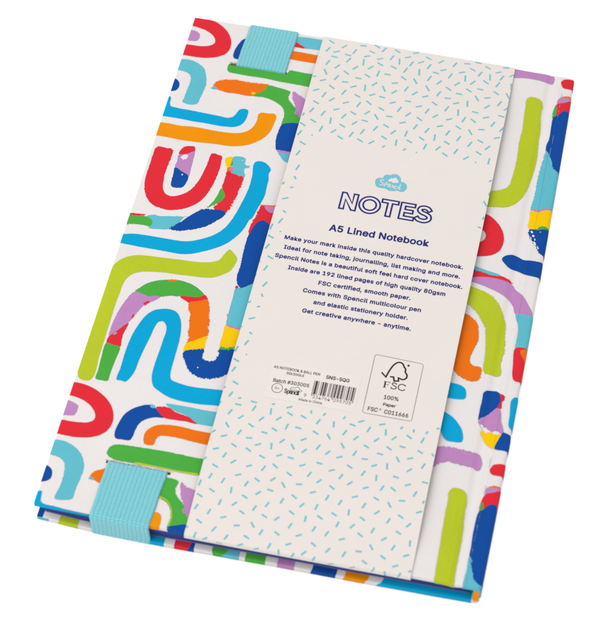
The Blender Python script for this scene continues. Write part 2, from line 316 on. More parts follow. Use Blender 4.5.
SHAPES="""red|0|-78.61,113.56! -73.88,113.5! -70.95,112.5 -67.07,111.72 -63.65,110.02 -60.42,107.11 -58.21,103.09 -57.76,99.16 -58.7,96.11 -61.17,93.96 -64.81,92.54 -69.29,91.91 -75.26,91.92 -79.17,91.6! -79.22,97.12! -75.2,97.56 -72.02,97.63 -68.73,97.82 -65.66,98.85 -64.17,100.43 -64.33,102.19 -66.02,104.52 -68.75,106.17 -71.65,107.07 -74.97,107.52 -79.13,107.51!
purple|1|-78.64,105.53! -75.06,105.42 -73.2,105.19 -71,103.87 -70.67,101.69 -71.21,100.32 -75.13,99.45 -78.34,98.92!
turq|1|-78.58,89.24! -74.7,89.65 -71.45,89.93 -67.86,88.77 -65,86.5 -63.35,82.92 -62.48,78.76 -62.74,75.23 -63.06,71.72 -63.48,68.88 -65.4,67.94 -68.03,68.05 -69.29,68.63 -68.95,70.42 -68.93,73.01 -68.69,76.52 -68.69,80 -69.61,82.42 -71.54,83.57 -74.92,83.88 -78.46,83.53!
navy|0|-78.77,79.52! -74.94,79.49 -73.68,78.9 -72.58,77.4 -72.32,75.29 -73.02,73.66 -74.99,72.88 -78.34,72.66!
cyan|0|-78.86,69.53! -74.06,69.98 -73.8,67.63 -73.17,65.63 -70.58,65.18 -65.34,65.05 -60.09,64.84 -53.55,64.58 -50.28,64.45 -48.59,65.51 -47.73,67.39 -47.03,69.42 -45.77,70.12 -43.87,69.77 -43.54,67.46 -43.81,64.44 -45.16,61.86 -47.42,60.52 -49.92,60.14 -52.44,59.92 -57.66,60.12 -62.81,60.01 -68.69,60.23 -74.96,60.13 -79.05,60.08!
amber|0|-78.9,56.97! -75.17,56.86 -71.12,56.99 -67.18,56.77 -62.79,57.31 -58.27,57.29 -51.78,57.12 -47.98,57.37 -44.88,57.89 -42.58,59.06 -40.75,60.89 -39.71,63.4 -39.39,66.26 -39.5,68.78 -38.54,69.67 -35.98,69.81 -33.46,70.11 -32.67,68.58 -32.79,65.59 -33.43,61.24 -34.95,57.98 -37.25,55.39 -39.97,53.29 -44.07,51.64 -47.77,51 -50.33,51.01 -55.4,50.73 -60.43,50.29 -65.54,50.17 -70.74,50.36 -74.79,50.31 -79.74,50.22!
red|1|-73.48,43.93 -72.55,45.3 -70.58,45.15 -69.08,45.07 -67.87,45.33 -66.78,44.33 -66.68,41.87 -66.91,37.71 -67.04,33.19 -66.59,28.42 -65.92,25.75 -64.56,23.88 -62.59,23.11 -59.94,23.85 -57.03,26.09 -55.19,28.91 -53.93,32.82 -53.15,37.46 -52.67,42.07 -52.51,45.4 -52.36,46.09 -51.49,46.45 -49.78,46 -48.32,45.74 -47.95,43.11 -47.81,39.05 -48.1,34.91 -48.69,30.74 -49.66,26.91 -51.26,23.12 -53.74,20.42 -56.41,18.48 -61.02,16.84 -64.18,16.94 -67.55,17.79 -70.41,20.35 -72.09,23.19 -72.8,25.45 -73.48,28.53 -73.57,32.57 -73.56,37.48 -73.55,41.19
red|1|-64.01,42.71 -64.11,44.92 -63.16,47.03 -61.41,47.75 -59.36,48.03 -58.87,45.24 -61.31,43.47
purple|1|-64.17,42.84 -61.41,43.86 -58.97,45.63 -58.43,41.63 -58.27,37.57 -58.26,33.66 -61.17,35.13 -63.98,36.72 -63.97,40
navy|1|-63.98,36.72 -61.2,35.29 -58.32,33.89 -58.25,31.06 -59.01,28.48 -60.55,27.57 -63.13,27.73 -63.78,29.85 -63.83,33.08
white|2|-63.15,41.83 -62.26,43.42 -60.83,43.57 -60.72,42.36 -62.03,41.17
yellow|1|-46.68,45.03 -43.9,46.22 -43.59,44.07 -44.16,41.07 -45.07,40.87
green|1|-44.05,46.02 -43.11,44.17 -43.14,42.12 -44.16,41.89 -44.1,43.54
turq|2|-43.92,46.3 -42.01,46.88 -39.55,46.43 -38.99,43.44 -37.03,43.21 -37.19,42.52 -38.79,42.01 -38.08,37.28 -40.54,37.79 -42.96,38.64 -43.14,42.12
orange|1|-45.01,40.64 -43.92,41.37 -43.13,40.73 -42.98,39.29 -44.58,38.78
purple|1|-44.1,41.33 -42.92,41.75 -42.69,39.68 -43.46,39.68
red|2|-44.65,39.09 -42.96,38.64 -40.6,38.02 -38.1,37.35 -38.12,34.68 -38.43,31.38 -39.04,27.24 -39.53,23.94 -41.08,19.87 -42.98,20 -45.43,21.05 -45.82,22.16 -44.89,22.76 -44.06,24.54 -43.4,27.08 -44.9,30.77 -44.85,33.2 -44.67,36.48
green|1|-44.99,30.59 -43.46,28.67 -42.92,27.18 -44.06,24.54 -45.82,22.71 -48.14,20.62 -46.45,24.01 -45.59,27
turq|2|-67.28,13.09 -62.67,13.47 -57.89,14.36 -53.08,15.18 -54.92,15.01 -56.99,10.78 -59.15,8.19 -61.22,7.73 -63.64,7.44 -66.38,7.15 -66.61,10.48 -69.11,11.66
green|2|-77.91,11.71! -74.92,11.81 -71.14,12.24 -68.91,12.1 -66.19,10.57 -66.57,7.89 -68.2,8.16 -71.85,7.75 -74.97,7.23 -78.5,6.85!
red|1|-78.03,12.15! -75.04,12.26 -69.1,12.85 -71.08,12.02 -74.88,11.66 -77.87,11.56!
navy|2|-59.21,8.41 -56.99,10.78 -55.11,13.24 -53.23,15.78 -50.27,19.04 -48.61,19.96 -45.58,20.38 -42.53,20.74 -40.99,20.04 -41.77,17.5 -43.7,15.11 -45.67,12.95 -48.34,11.11 -51.71,9.59 -55.13,8.29
cyan|0|-78.41,1.86! -74.81,2.41 -71.31,3.33 -67.64,3.59 -62.68,3.67 -57.7,3.67 -53.38,3.77 -50.44,4.41 -46.55,6.27 -42.83,8.88 -40.15,11.96 -38.27,15.9 -36.95,20.93 -36,26.31 -35.25,31.27 -35.06,34.54 -35.21,39.37 -35.85,44.13 -35.38,45.71 -33.29,46.33 -31.21,45.56 -29.09,43.16 -29.53,41.43 -28.96,38.31 -28.88,35.09 -28.75,30.3 -29.94,24.45 -30.99,19.47 -31.71,18.52 -32.84,13.96 -34.94,9.6 -37.78,5.87 -41.42,2.98 -45.21,0.76 -49.09,-1.09 -52.6,-1.86 -56.32,-1.82 -61.27,-1.83 -67.48,-1.8 -74.8,-1.63 -78.78,-1.41!
lime|0|-67.37,-5.79 -64.09,-5.3 -59.23,-5 -54.36,-4.7 -51.95,-4.48 -48.28,-4.36 -44.07,-3.97 -40.59,-3.06 -38.15,-1.68 -37.16,0.61 -35.56,3.8 -33.52,2.17 -32.06,0.42 -32.21,-2.14 -33.28,-5.42 -35.27,-7.38 -37.89,-9.24 -40.75,-10.09 -44.32,-10.5 -47.95,-10.69 -50.35,-10.91 -55.82,-11.12 -59.99,-11.65 -64.07,-12.55 -67.02,-14.18 -68.74,-16.98 -69.34,-20.5 -69.36,-22.76 -69.58,-28.77 -69.52,-34.67 -69.45,-40.51 -69.39,-46.3 -69.33,-52.04 -68.89,-56.93 -69.19,-60.18 -70.28,-61.62 -72.32,-61.78 -74.05,-60.89 -74.63,-59.25 -77.61,-58.84! -79.49,-58.54! -77.45,-17.75! -75.07,-14.04 -74.64,-12.2 -72.98,-9.16 -70.44,-7.07
green|1|-64.15,-21.62 -62.39,-18.98 -59.96,-16.56 -56.71,-14.87 -53.26,-13.97 -50.32,-13.47 -47.19,-13.77 -44.23,-14.63 -41.73,-16.11 -39.81,-17.78 -40.99,-19.16 -44.49,-19.78 -47.43,-20.2 -51,-20.53 -54.94,-21.84 -57.34,-21.99 -59.56,-22.85 -60.95,-22.19 -62.85,-21.93
orange|1|-54.14,-14.16 -52.14,-13.57 -50.32,-13.47 -51.38,-14.16 -53.16,-14.4
purple|1|-64.23,-21.78 -60.97,-22.12 -58.98,-22.73 -57.34,-21.99 -54.88,-22.05 -57.77,-25.07 -59.71,-26.98 -61.08,-29.87 -62.16,-32.69 -63.24,-35.49 -65.61,-39.08 -68.01,-42.52 -68.4,-38.82 -68.08,-34.35 -67.29,-29.38 -66.01,-25.01
red|1|-68.04,-42.38 -65.65,-38.95 -62.87,-35.27 -63.47,-39.2 -63.59,-42.13 -63.35,-45.99 -65.95,-45.69 -68.21,-45.1
red|2|-59.98,-25.92 -57.95,-24.36 -58.05,-25.13 -59.18,-26.64
red|2|-62.43,-31.64 -61.84,-30.92 -61.87,-32.62 -62.51,-32.98
turq|1|-67.01,-41.07 -66.09,-39.99 -65.88,-40.31 -66.5,-41.17
turq|1|-64.17,-35.85 -63.48,-35.25 -63.53,-36
green|0|-68.21,-45.1 -65.98,-45.55 -63.38,-45.85 -63.39,-50.74 -63.62,-54.36 -63.75,-58.29 -63.77,-60.41 -65.83,-60.51 -67.94,-60.4 -68.04,-56.75 -68.38,-51.11
red|1|-48.04,-20.18 -44.53,-19.64 -41.03,-19.02 -39.63,-17.74 -38.1,-19.8 -41.14,-21.06 -44.15,-22.39 -45.55,-21.65
orange|2|-44.19,-22.25 -41.19,-20.85 -38.14,-19.66 -36.97,-22 -35.87,-26.57 -34.99,-31.51 -34.58,-35.21 -37.74,-37.5 -41.05,-39.88 -40.54,-37.09 -41.44,-35.11 -41.44,-32.19 -42.41,-29.47 -42.53,-26.55 -43.9,-24.63
yellow|1|-41.08,-39.75 -37.81,-37.22 -34.61,-35.07 -34.63,-37.97 -34.45,-40.68 -37.9,-41.72 -40.89,-42.95
yellow|0|-29.31,-28.8 -26.49,-29.29 -23.68,-29.77 -20.98,-29.76! -21.69,-38.39! -24.35,-38.47 -26.66,-38.83 -29.02,-38.91 -29.39,-36.1 -29.35,-32.46
navy|2|-40.92,-42.81 -39.04,-41.97 -34.5,-40.47 -34.04,-43.61 -32.9,-45.15 -31.37,-45.31 -29.79,-44.47 -28.86,-42.11 -28.99,-39.05 -26.72,-38.56 -24.23,-38.23 -21.2,-37.92! -21.61,-45.17! -24.07,-48.56 -25.73,-50.33 -28.34,-51.75 -31.75,-52.36 -34.8,-51.96 -37.35,-50.04 -39.6,-46.97 -40.5,-45.73
green|2|-29.15,-38.37 -27.35,-38.41 -25.71,-37.76 -24.41,-37.47 -24.25,-38.16 -26.64,-38.9 -28.97,-39.12
turq|0|-29.49,-12.53 -27.78,-12 -26.26,-10.69 -24.97,-9.66 -22.15,-8.66! -20.46,-29.43! -24.02,-29.62 -26.49,-29.29 -29.06,-28.6 -29.4,-25.89 -29.52,-21.48 -29.53,-16.28
purple|1|-29.33,-28.22 -26.54,-29.08 -23.79,-29.28 -20.57,-28.94! -20.73,-29.56! -26.41,-29.63 -29.11,-28.91
red|1|-29.78,-12.06 -29.33,-11.36 -28.73,-11.83 -29.23,-12.84
orange|1|-29.98,-24.17 -29.52,-24.07 -29.42,-25.01 -29.77,-25.08
red|2|-28.84,25.96 -27.21,26.24 -23.85,26.58! -21.46,27.1! -20.59,17.43! -24.42,17.92 -26.57,19.18 -28.18,18.04 -29.41,15.26 -30.18,11.81 -30.7,13.26 -30.48,17.22 -29.89,20.11 -29.3,23
orange|1|-29.39,26.16 -27.26,26.47 -22.14,27.35! -21.96,26.52! -26.83,25.93
purple|1|-27.58,25.92 -24.38,26.15 -21.93,26.37! -21.99,23.82! -24.09,23.43 -25.73,23.79
navy|1|-30.21,11.96 -29.46,15.48 -28.25,18.34 -26.62,19.41 -24.47,18.15 -23.25,16.84 -20.42,16.68! -20.99,-8.41! -24.44,-9.31 -25.93,-10.77 -27.78,-12 -29.37,-10.39 -30.19,-7.4 -30.04,-3.57 -30.33,1.72 -30.51,7.85
turq|0|-35.69,110.3! -29.2,111.02 -25.22,110.99 -23.12,111.1 -20.02,111.51! -20.18,105.84! -23.11,105.64 -26.73,105.56 -29.66,105.36 -32.9,106.61 -34.95,106.87!
red|0|-35.32,108.59! -33.87,108.01 -31.64,106.89 -29.2,105.37 -31.94,105.21 -34.58,105.17!
orange|0|-36.07,102.87! -28.8,102.87 -23.49,102.71 -20.22,102.81! -19.98,98.44! -23.42,98.57 -28.53,98.5 -33.96,98.63 -35.78,98.5!
green|1|-56.37,89.02 -56.07,91.37 -53.86,90.98 -47.91,90.88 -40.7,90.97 -34.75,90.79 -33.19,91.14 -32.68,92.74 -28.62,92.76 -23.4,92.85 -20.19,93.12! -19.43,86.33! -23.65,86.26 -29.24,86.51 -35.13,86.52 -41.11,86.94 -47.64,86.82 -52.93,86.96 -55.63,87.25
navy|0|-53.73,104.71 -55,101.56 -55.69,98.28 -55.51,95.21 -54.77,94.31 -53.31,94.28! -50.09,94.63! -51.35,105.95!
orange|2|-59.54,78.8 -58.82,81.3 -56.52,82.68 -52.74,83.34 -48.85,83.5 -46.22,83.47 -43.01,83.74 -39,83.93 -39.38,82.11 -39.41,80.8 -42.33,77.83 -44.71,76.87 -47.99,76.93 -51.24,76.9 -54.5,76.88 -57.26,77.48 -58.87,77.38
turq|1|-60.15,77.53 -59.21,78.78 -57.61,77.57
green|1|-39.03,83.48 -35.73,83.34 -31.69,82.76 -30.31,82.37 -30.34,78.92 -28.35,76.35 -26.68,74.58 -25.4,73.16 -23.56,70.59 -23.81,67.23 -26.9,66.64 -29.73,65.42 -29.81,69.64 -30.34,72.07 -31.8,74.31 -34.81,76.21 -38.99,77.44 -43.51,77.31 -41.4,79.5 -39.81,81.15
yellow|1|-44.63,78.79 -43.14,79.12 -43.33,77.95 -44.32,77.99
purple|2|-29.06,82.65 -26.54,81.48 -23.72,79.52 -21.22,79.38! -20.79,71.19! -23.87,70.52 -25.4,73.16 -27.03,76.21 -28.48,79.33
navy|1|-29.76,65.58 -26.95,66.88 -23.85,67.39 -20.74,67.91! -20.72,52.8! -24.15,52.46 -26.45,52.78 -29.02,52.88 -30.06,56.13 -30.45,59.38 -30.24,62.79
turq|1|-28.25,51.72 -24.42,52.23 -21.85,52.14! -22.82,47.81! -23.78,47.84 -25.55,48.69 -27.23,50.54
purple|1|-29.02,52.88 -26.5,53.02 -23.31,52.97! -23.44,52.12! -26.28,51.99 -28.34,52.11
red|0|-78.17,-63.2! -74.84,-63.39 -72.15,-63.44 -68.37,-64.23 -64.3,-66.14 -60.9,-68.88 -58.7,-72.22 -57.77,-76.14 -58.55,-79.74 -60.79,-82.27 -64.14,-83.88 -68.01,-84.66 -71.49,-84.74 -75.02,-84.69 -79.06,-84.89! -78.98,-79.06! -74.97,-79.07 -71.91,-79.09 -68.47,-78.82 -65.7,-78.22 -64.03,-76.82 -64.12,-74.78 -65.47,-72.66 -67.77,-70.73 -71.1,-69.37 -74.92,-68.81 -78.95,-68.85!
purple|1|-78.94,-70.95! -75.09,-70.94 -72.87,-71.5 -70.94,-72.47 -70.82,-74.17 -71.26,-76.2 -74.97,-77.01 -78.24,-77.52!
turq|1|-78.36,-87.32! -74.6,-87.18 -72,-87.09 -68.8,-88.08 -65.62,-90.09 -63.48,-92.98 -62.44,-96.75 -62.65,-100.77 -62.96,-104.79 -63.14,-108.23 -65.47,-109.13 -68.57,-109.29 -68.74,-107.69 -68.18,-104.61 -68.16,-100.65 -68.67,-96.78 -69.84,-94.7 -71.93,-93.48 -74.94,-93.13 -78.9,-93.52!
navy|0|-78.22,-97.86! -74.82,-97.58 -73.13,-98.41 -72.3,-99.9 -72.22,-102.2 -73.41,-103.45 -74.99,-103.99 -78.03,-104.45!
cyan|0|-78.62,-108.33! -74.88,-107.72 -73.69,-107.46 -73.34,-109.67 -73.06,-111.24 -72.09,-112.01 -67.73,-112.23 -61.89,-112.7 -55.82,-113 -52,-113.46! -50.51,-118.91! -56.92,-120.3! -75.06,-120.41!
navy|0|-50.2,-68.14 -52.18,-69.55 -54.39,-72.31 -55.57,-76.69 -55.81,-80.16 -55.13,-82.26 -52.92,-82.25 -50.08,-81.97 -49.6,-80.5 -49.44,-77.75 -48.55,-74.47 -46.2,-72.24 -43.54,-71.18 -40.85,-70.73 -43.26,-68.84 -45.02,-67.71 -46.99,-66.89
red|1|-44.79,-67.45 -39.98,-66.74 -38.26,-67.75 -34.25,-68.6 -32.42,-68.89 -29.34,-70.76 -33.73,-70.69 -41.02,-70.77 -43.23,-68.98
turq|0|-41.79,-65.41 -35.14,-64.99 -29.25,-65.09 -24.13,-65.01 -21.37,-65.03! -21.23,-70.57! -24.12,-70.65 -29.37,-70.63 -32.42,-68.89 -34.36,-68.14 -37.43,-67.57 -40.06,-66.42
turq|1|-47.03,-66.76 -45.24,-66.85 -45.26,-67.9 -46.46,-67.81
orange|0|-45.57,-80.98 -45.8,-78.32 -44.64,-76.02 -42.18,-74.25 -38.31,-73.4 -33.67,-73.28 -28.93,-73.61 -24.28,-73.62 -21.38,-73.6! -21.4,-78.42! -24.33,-78.25 -29.01,-78.05 -34.33,-77.65 -38.38,-77.72 -40.86,-78.26 -41.64,-79.79 -41.92,-82.08 -43.53,-82.57 -45.04,-82.36
green|1|-56.29,-87.04 -55.53,-85.53 -53.46,-84.6 -50.04,-84.33 -46.03,-84.13 -41.43,-84 -35.67,-83.89 -29.82,-84.16 -24.25,-84.08 -21.48,-84.08! -21.39,-90.45! -24.4,-90.32 -29.4,-90.54 -35.16,-90.47 -40.94,-90.4 -46.1,-90.52 -51.27,-90.64 -53.67,-90.3 -55.6,-89.58 -56.38,-88.41
cyan|0|-60.72,-55.15 -60.82,-48.03 -60.46,-41.45 -59.44,-36.13 -57.95,-31.4 -55.71,-28.33 -53.02,-27 -50.11,-26.51 -47.49,-27.27 -45.45,-30.13 -44.41,-33.57 -43.78,-38.53 -43.66,-44.99 -43.55,-51.39 -43.32,-53.47 -42.57,-55.29 -39.68,-56.2 -34.83,-56.69 -30.19,-56.38 -24.24,-55.85 -21.47,-55.88! -21.19,-62.09! -24.39,-62.16 -30.37,-62.91 -36.22,-63.01 -41.06,-62.46 -45,-60.88 -47.83,-59.04 -49.22,-55.47 -49.53,-51.28 -49.43,-46.97 -49.28,-44.06 -49.19,-39.71 -49.09,-35.33 -49.99,-32.96 -51.49,-31.82 -52.83,-32.48 -53.64,-35.22 -54.09,-39.33 -54.95,-45.3 -55.52,-51.16 -55.66,-54.04 -56.55,-57.42 -57.79,-59.46 -59.34,-59.23 -60.81,-59.27 -60.93,-56.61
orange|1|-59.44,-98.42 -58.61,-96.58 -56.88,-95.54 -55.38,-94.68 -52.77,-93.64! -52.18,-100.14! -55.87,-100.28 -57.79,-99.58
turq|1|-59.69,-99.6 -59.39,-98.6 -57.79,-99.58
green|1|-34.91,-93.73 -33.2,-93.69 -30.17,-94.35 -30.63,-97.09 -29.74,-99.51 -27.5,-101.64 -25.96,-103.26 -24.55,-105.54 -23.68,-110.18 -26.55,-111.13 -29.34,-112.38 -29.35,-107.88 -30.39,-104.87 -32.36,-102.7 -35.8,-101.49 -38.28,-100.72! -37.63,-94.32!
purple|2|-29.11,-94.45 -26.91,-95.95 -24.52,-96.41 -21.66,-96.44! -21.24,-105.14! -23.97,-106.71 -25.12,-104.37 -26.96,-101.52 -28.42,-97.92
navy|0|-29.42,-112.07 -26.66,-110.7 -24.32,-109.87 -20.2,-109.43! -19.66,-118.54! -28.46,-119.19! -29.15,-114.26
amber|0|-36.52,-109.76 -36.1,-108.06 -33.72,-107.41 -32.57,-108.58 -32.21,-111.08 -32.32,-113.99 -32.16,-116.82! -36.69,-117.81! -37.31,-112.19!
purple|1|49.31,112.56! 52.28,112.24 58.48,111.94 63.66,111.94 67.03,111.89 67.33,107.94 64.86,108.1 60.92,108.54 57.04,108.56 52.51,107.73 49.47,107.33!
lime|1|58.66,97.64 59.72,99.17 61.93,99.4 64,98.39 64.98,95.17 64.78,92.14 65.66,83.87 65.8,77.2 66.32,71.51 66.15,64.08 65.45,58.23 64.46,52.36 62.64,47.95 59.71,44.92 56.16,43.9 52.22,43.43 48.89,42.94! 49.03,49.78! 52.31,50.66 56.11,52.14 58.28,54.22 59,57.62 59.37,63.41 59.44,69.17 59.08,75.73 59.33,82.48 58.97,89.16 58.85,94.25
red|1|70.42,109.76 71.25,110.81 76.57,111.64 80.04,112.23! 80.09,107.02! 76.8,106.64 71.49,106.69 70.72,107.65
orange|1|70.54,100.6 72.12,102.15 76.48,102.85 79.94,103.27! 80.11,102.02! 72.89,101.2
purple|0|70.44,100.41 72.22,101.4 76.6,101.93 78.85,101.91! 74.44,99.56 73.2,98.95 70.35,97.81
red|0|70.17,97.77 73.16,99.29 76.76,101.71 80.37,102.5! 80.44,94.82! 76.48,94.88 73.15,94.67 71.54,92.52 69.99,91.33
green|1|69.5,95.74 70.03,97.4 70.29,91.48 69.45,90.62
navy|0|69.73,90.94 71.51,92.77 73.11,95 75.03,95.05 80.47,94.95! 80.47,63.18! 76.99,63.83 73.47,65.28 71.98,66.99 70.67,69.58 69.25,72.98 68.97,77.07 69.55,79.7 69.54,86.41
turq|2|69.19,73.38 70.38,70.34 71.92,67.39 73.42,65.67 76.58,64.14 80.47,63.7! 80.47,47.38! 76.74,46.72 73.08,46.26 70.26,44.45 67.8,45.26 67.99,51.53 68.05,59.61 68.27,64.54 68.79,69.58
purple|1|67.62,45.62 70.11,45.45 72.39,46.74 77.57,47.38! 77.68,46.61! 72.55,45.67 70.29,44.22 67.64,44.67
yellow|1|67.61,44.9 70.27,44.37 72.5,45.97 76.76,46.56 80.47,47.25! 80.47,38.86! 76.77,37.88 73.04,37.96 70.82,36.38 68.03,36.63 67.79,41.14
navy|2|68.41,36.16 70.22,36.32 73.1,37.58 77.01,37.47 80.47,38.1! 80.47,25.16! 76.9,25.03 73.55,26.02 72.45,27.32 71.24,29.38 69.73,31.38 68.68,33.48
green|2|70.81,36.45 72.37,38.36 74.97,38.28 76.73,37.72 73.15,37.2
red|0|48.73,40.12! 52.02,39.66 54.52,38.62 57.02,36.41 58.98,33.7 60.28,30.08 60.33,26.99 59.33,23.68 56.65,21.39 52.01,19.99 47.9,19.09! 48.03,25.69! 52.46,26.58 53.72,28.26 53.89,29.85 52.82,31.96 51.48,32.68 48.19,32.12!
navy|0|61.14,20.61 62,22.11 64.26,23.22 66.43,22.92 68.12,21.76 71.11,22.03 76.77,22.16 80.47,22.12! 80.47,15.08! 76.83,15.09 72.09,15.38 69.35,15.54 66.45,16.81 64.29,17.09 62.54,18.62
navy|0|49.75,15.28! 52.07,15.18 52.85,14.06 52.14,11.77 50.39,11.39!
turq|0|52.08,15.11 56.57,14.26 61.57,13.23 56.26,12.44 52.81,13.21
red|2|49.72,11.77! 51.79,12.07 52.77,13.43 55.56,13.05 59.26,12.57 62.23,12.84 66.15,10.83 63.13,10.92 59.48,11.18 55.32,10.8 51.94,10.06 49.47,9.67!
purple|0|48.82,9.91! 51.8,10.18 55.27,11.09 59.43,11.47 63.1,11.14 65.94,10.25 67.49,7.96 70.19,5.93 72.47,2.69 74.85,-1.77 72.3,-2.16 69.08,-2.5 67.67,0.9 66.13,3.17 62.78,5.43 58.96,6.84 55.18,7.9 51.45,8.59 48.42,8.68!
lime|2|49.45,6.11! 51.76,6.02 53.71,5.84 56.87,4.88 60.11,3.35 62.59,0.9 64.31,-2.43 64.71,-3.08 66.45,-8.59 66.93,-13.59 67.52,-19.25 67.14,-24.35 67.63,-29.37 64.74,-29.5 62.69,-29.46 61.88,-22.64 61.05,-15.6 59.98,-10.74 57.86,-6.8 55.26,-3.67 52.2,-1.37 49.48,-1.22!
orange|2|48.8,-4.34! 52.07,-6 54.64,-7.13 57.17,-9.89 58.03,-13.35 58.2,-17.31 57.63,-19.97 56.95,-23 57.01,-25.85 58.25,-27.36 61.22,-27.64 61.69,-29.81 61.15,-32.62 59.32,-33.87 56.62,-33.4 54.08,-32.19 51.98,-30.16 48.75,-28.37!
turq|0|69.24,-2.39 72.28,-2.02 76.69,-1.91 80.47,-1.51! 80.47,-15.88! 76.85,-16.18 72.67,-16.46 71.19,-17.15 71.04,-13.42 70.86,-8.36
red|0|71.15,-16.87 73.22,-16.2 76.86,-16.25 80.04,-15.92! 80.47,-29.64! 76.89,-30.16 72.74,-30.38 71.89,-28.65 71.38,-24.14
orange|0|73.1,-17.31 76.86,-16.25 80.32,-15.85! 80.36,-24.09! 76.95,-24.69 74.53,-20.6 73.36,-19.05
cyan|0|48.91,-36.14! 51.93,-36.05 54.74,-36.14 56.94,-37.07 57.8,-38.77 57.82,-41.36 55.16,-42.08 51.81,-42.18 48.87,-42.61!
cyan|0|49.22,-47.96! 51.87,-48.21 54.69,-49.53 57.41,-52.03 59.13,-54.74 59.68,-58.7 56.92,-59.3 54.33,-59.19 52.88,-57.46 51.71,-54.99 49.27,-54.84!
purple|2|48.97,-62.93! 52.04,-62.53 53.93,-61.85 57.34,-61.78 61.37,-62.05 66.31,-62.65 67.07,-68.38 64.64,-68.04 60.63,-67.78 56.62,-67.59 53.91,-68.38 52,-70.46 49.66,-71.64!
navy|1|63.91,-37.09 65.51,-36.18 67.53,-36.16 69.17,-37.34 69.65,-39.33 69.25,-42.69 67.74,-44.75 66,-46.51 63.82,-49.05 63.54,-45.53 63.72,-41.32
red|1|68.84,-37.06 70.12,-37.13 70.6,-39.12 69.87,-39.98 70.03,-42.86 68.92,-43.11 69.42,-40.77 69.55,-38.66
purple|1|63.8,-48.92 66,-46.51 69.15,-42.78 70.11,-44.09 70.74,-47.4 72.26,-52.35 71.38,-53.29 69.03,-52.92 67.11,-51.63 64.73,-51.12
yellow|0|65.05,-53.1 67.37,-53.28 71.82,-53.19 71.26,-56.17 70.71,-59.2 68.21,-58.53 66.41,-56.21
navy|0|72.25,-52.28 76.81,-53.13 80.28,-52.65! 80.06,-58.79! 76.99,-59.12 72.87,-59.2 70.6,-59.23 70.98,-56.23 71.95,-53.3
cyan|0|73.12,-38.57 73.81,-37.38 76.82,-36.57 80.07,-35.86! 80.47,-49.76! 77.04,-50.15 74.15,-49.75 73.49,-44.74
red|1|70.65,-66.73 71.57,-65.39 76.92,-64.17 80.2,-63.45! 79.86,-68.59! 76.94,-69.03 71.34,-69.24 70.53,-68.42
orange|1|70.82,-74.84 72.86,-73.54 76.72,-73.77 79.47,-73.43! 77.94,-74.42! 73.07,-74.88
purple|0|70.55,-74.9 73.01,-74.5 76.78,-74.15 74.08,-75.91 70.72,-77.75
red|0|70.43,-77.69 73.78,-75.78 76.87,-74 80.47,-73.19! 80.47,-80.9! 76.56,-81.72 73.48,-81.01 72.2,-81.74 70.61,-84.03 69.69,-84.56
green|1|69.63,-84.83 69.63,-82.1 70.05,-80.52 70.61,-84.03
navy|0|69.58,-84.52 70.56,-83.72 72.15,-81.43 73.43,-80.69 76.52,-81.47 80.47,-80.9! 80.47,-81.65! 80.47,-113.26! 74.74,-112.39 72.77,-110.94 71.59,-108.72 71.29,-106.91 70.27,-104.01 69.44,-102.3 69.27,-97.92 69.06,-91.59
turq|1|69.32,-101.57 70.38,-103.04 70.37,-104.61 71.56,-106.85 71.54,-108.73 73.3,-110.83 76.77,-111.78 79.9,-111.59! 79.89,-118.35! 70.01,-118.93! 69.12,-113.59 69.21,-109.23 69.41,-105.45
lime|1|58.83,-78.9 60.08,-77.32 62.2,-77.18 64.04,-78.1 64.89,-80.86 64.97,-85.39 65.37,-91.11 65.32,-89.84 65.72,-94.88 65.78,-101.84 65.84,-108.72 66.12,-113.63 66.3,-118.51! 59.85,-119.92! 59.81,-113.45 59.5,-106.98 59.4,-100.07 59.14,-93.75 59.2,-92.46 59.04,-86.68 59.1,-82.12
turq|1|68.98,74.41 69.5,73.86 70.69,71.64 72.32,67.23 71.84,67.13 70.34,70.58 69.25,72.98
turq|1|70.57,71.62 71.03,71.06 72.12,68.66 71.99,67.82 71.04,70.07
navy|1|70.13,-103.53 70.74,-104.53 72.07,-107.62 71.73,-107.94 70.83,-105.76
white|1|68.89,35.41 69.34,35.66 69.71,34.8 69.28,34.4
white|1|69.65,33.54 70.22,33.82 70.45,33.09 69.9,32.66
white|1|69.15,32.81 69.64,31.98 69.35,31.45
white|1|70.58,32.19 71.12,31.84 70.86,31.16
white|1|70.31,30.73 71.06,30.58 71.59,29.46 71,29.33
white|1|72.03,28.93 72.75,28.16 72.44,27.79
white|2|64.54,-50.68 65.89,-51.21 68.36,-53 66.92,-53.31 65.24,-52.17
white|1|68.89,-52.74 70.06,-52.21 71.43,-52.87 70.27,-53.53 69.23,-53.49
white|0|-34.97,-48.38 -34.66,-48.17 -34.39,-48.54 -34.67,-48.88
white|0|72.13,35.8 72.44,35.79 72.43,35.4 72.13,35.41
white|0|-40.55,45.23 -40.19,45.31 -40.08,44.84 -40.44,44.76
white|0|-60.9,34.05 -60.42,34.16 -60.32,33.53 -60.81,33.42
purple|1|-26.24,73.14 -25.5,73.3 -24.92,72.41 -25.08,71.35 -25.86,71.35 -26.34,72.1
green|0|-25.87,72.63 -25.5,72.71 -25.3,72.07 -25.63,71.83
green|1|-27.98,74.63 -27.37,74.77 -27.19,73.96 -27.75,73.83
purple|1|-26.02,-104.18 -25.26,-104.01 -24.62,-104.78 -24.84,-105.73 -25.62,-105.77 -26.13,-105.11
green|0|-25.66,-104.68 -25.25,-104.53 -25.04,-105.13 -25.39,-105.34
green|1|-27.85,-102.76 -27.31,-102.64 -27.14,-103.32 -27.62,-103.42
lime|0|-46.15,-90.33 -40.99,-90.21 -35.21,-90.28 -29.44,-90.35 -24.45,-90.13 -24.42,-90.48 -29.36,-90.7 -35.12,-90.63 -40.9,-90.55 -46.06,-90.68
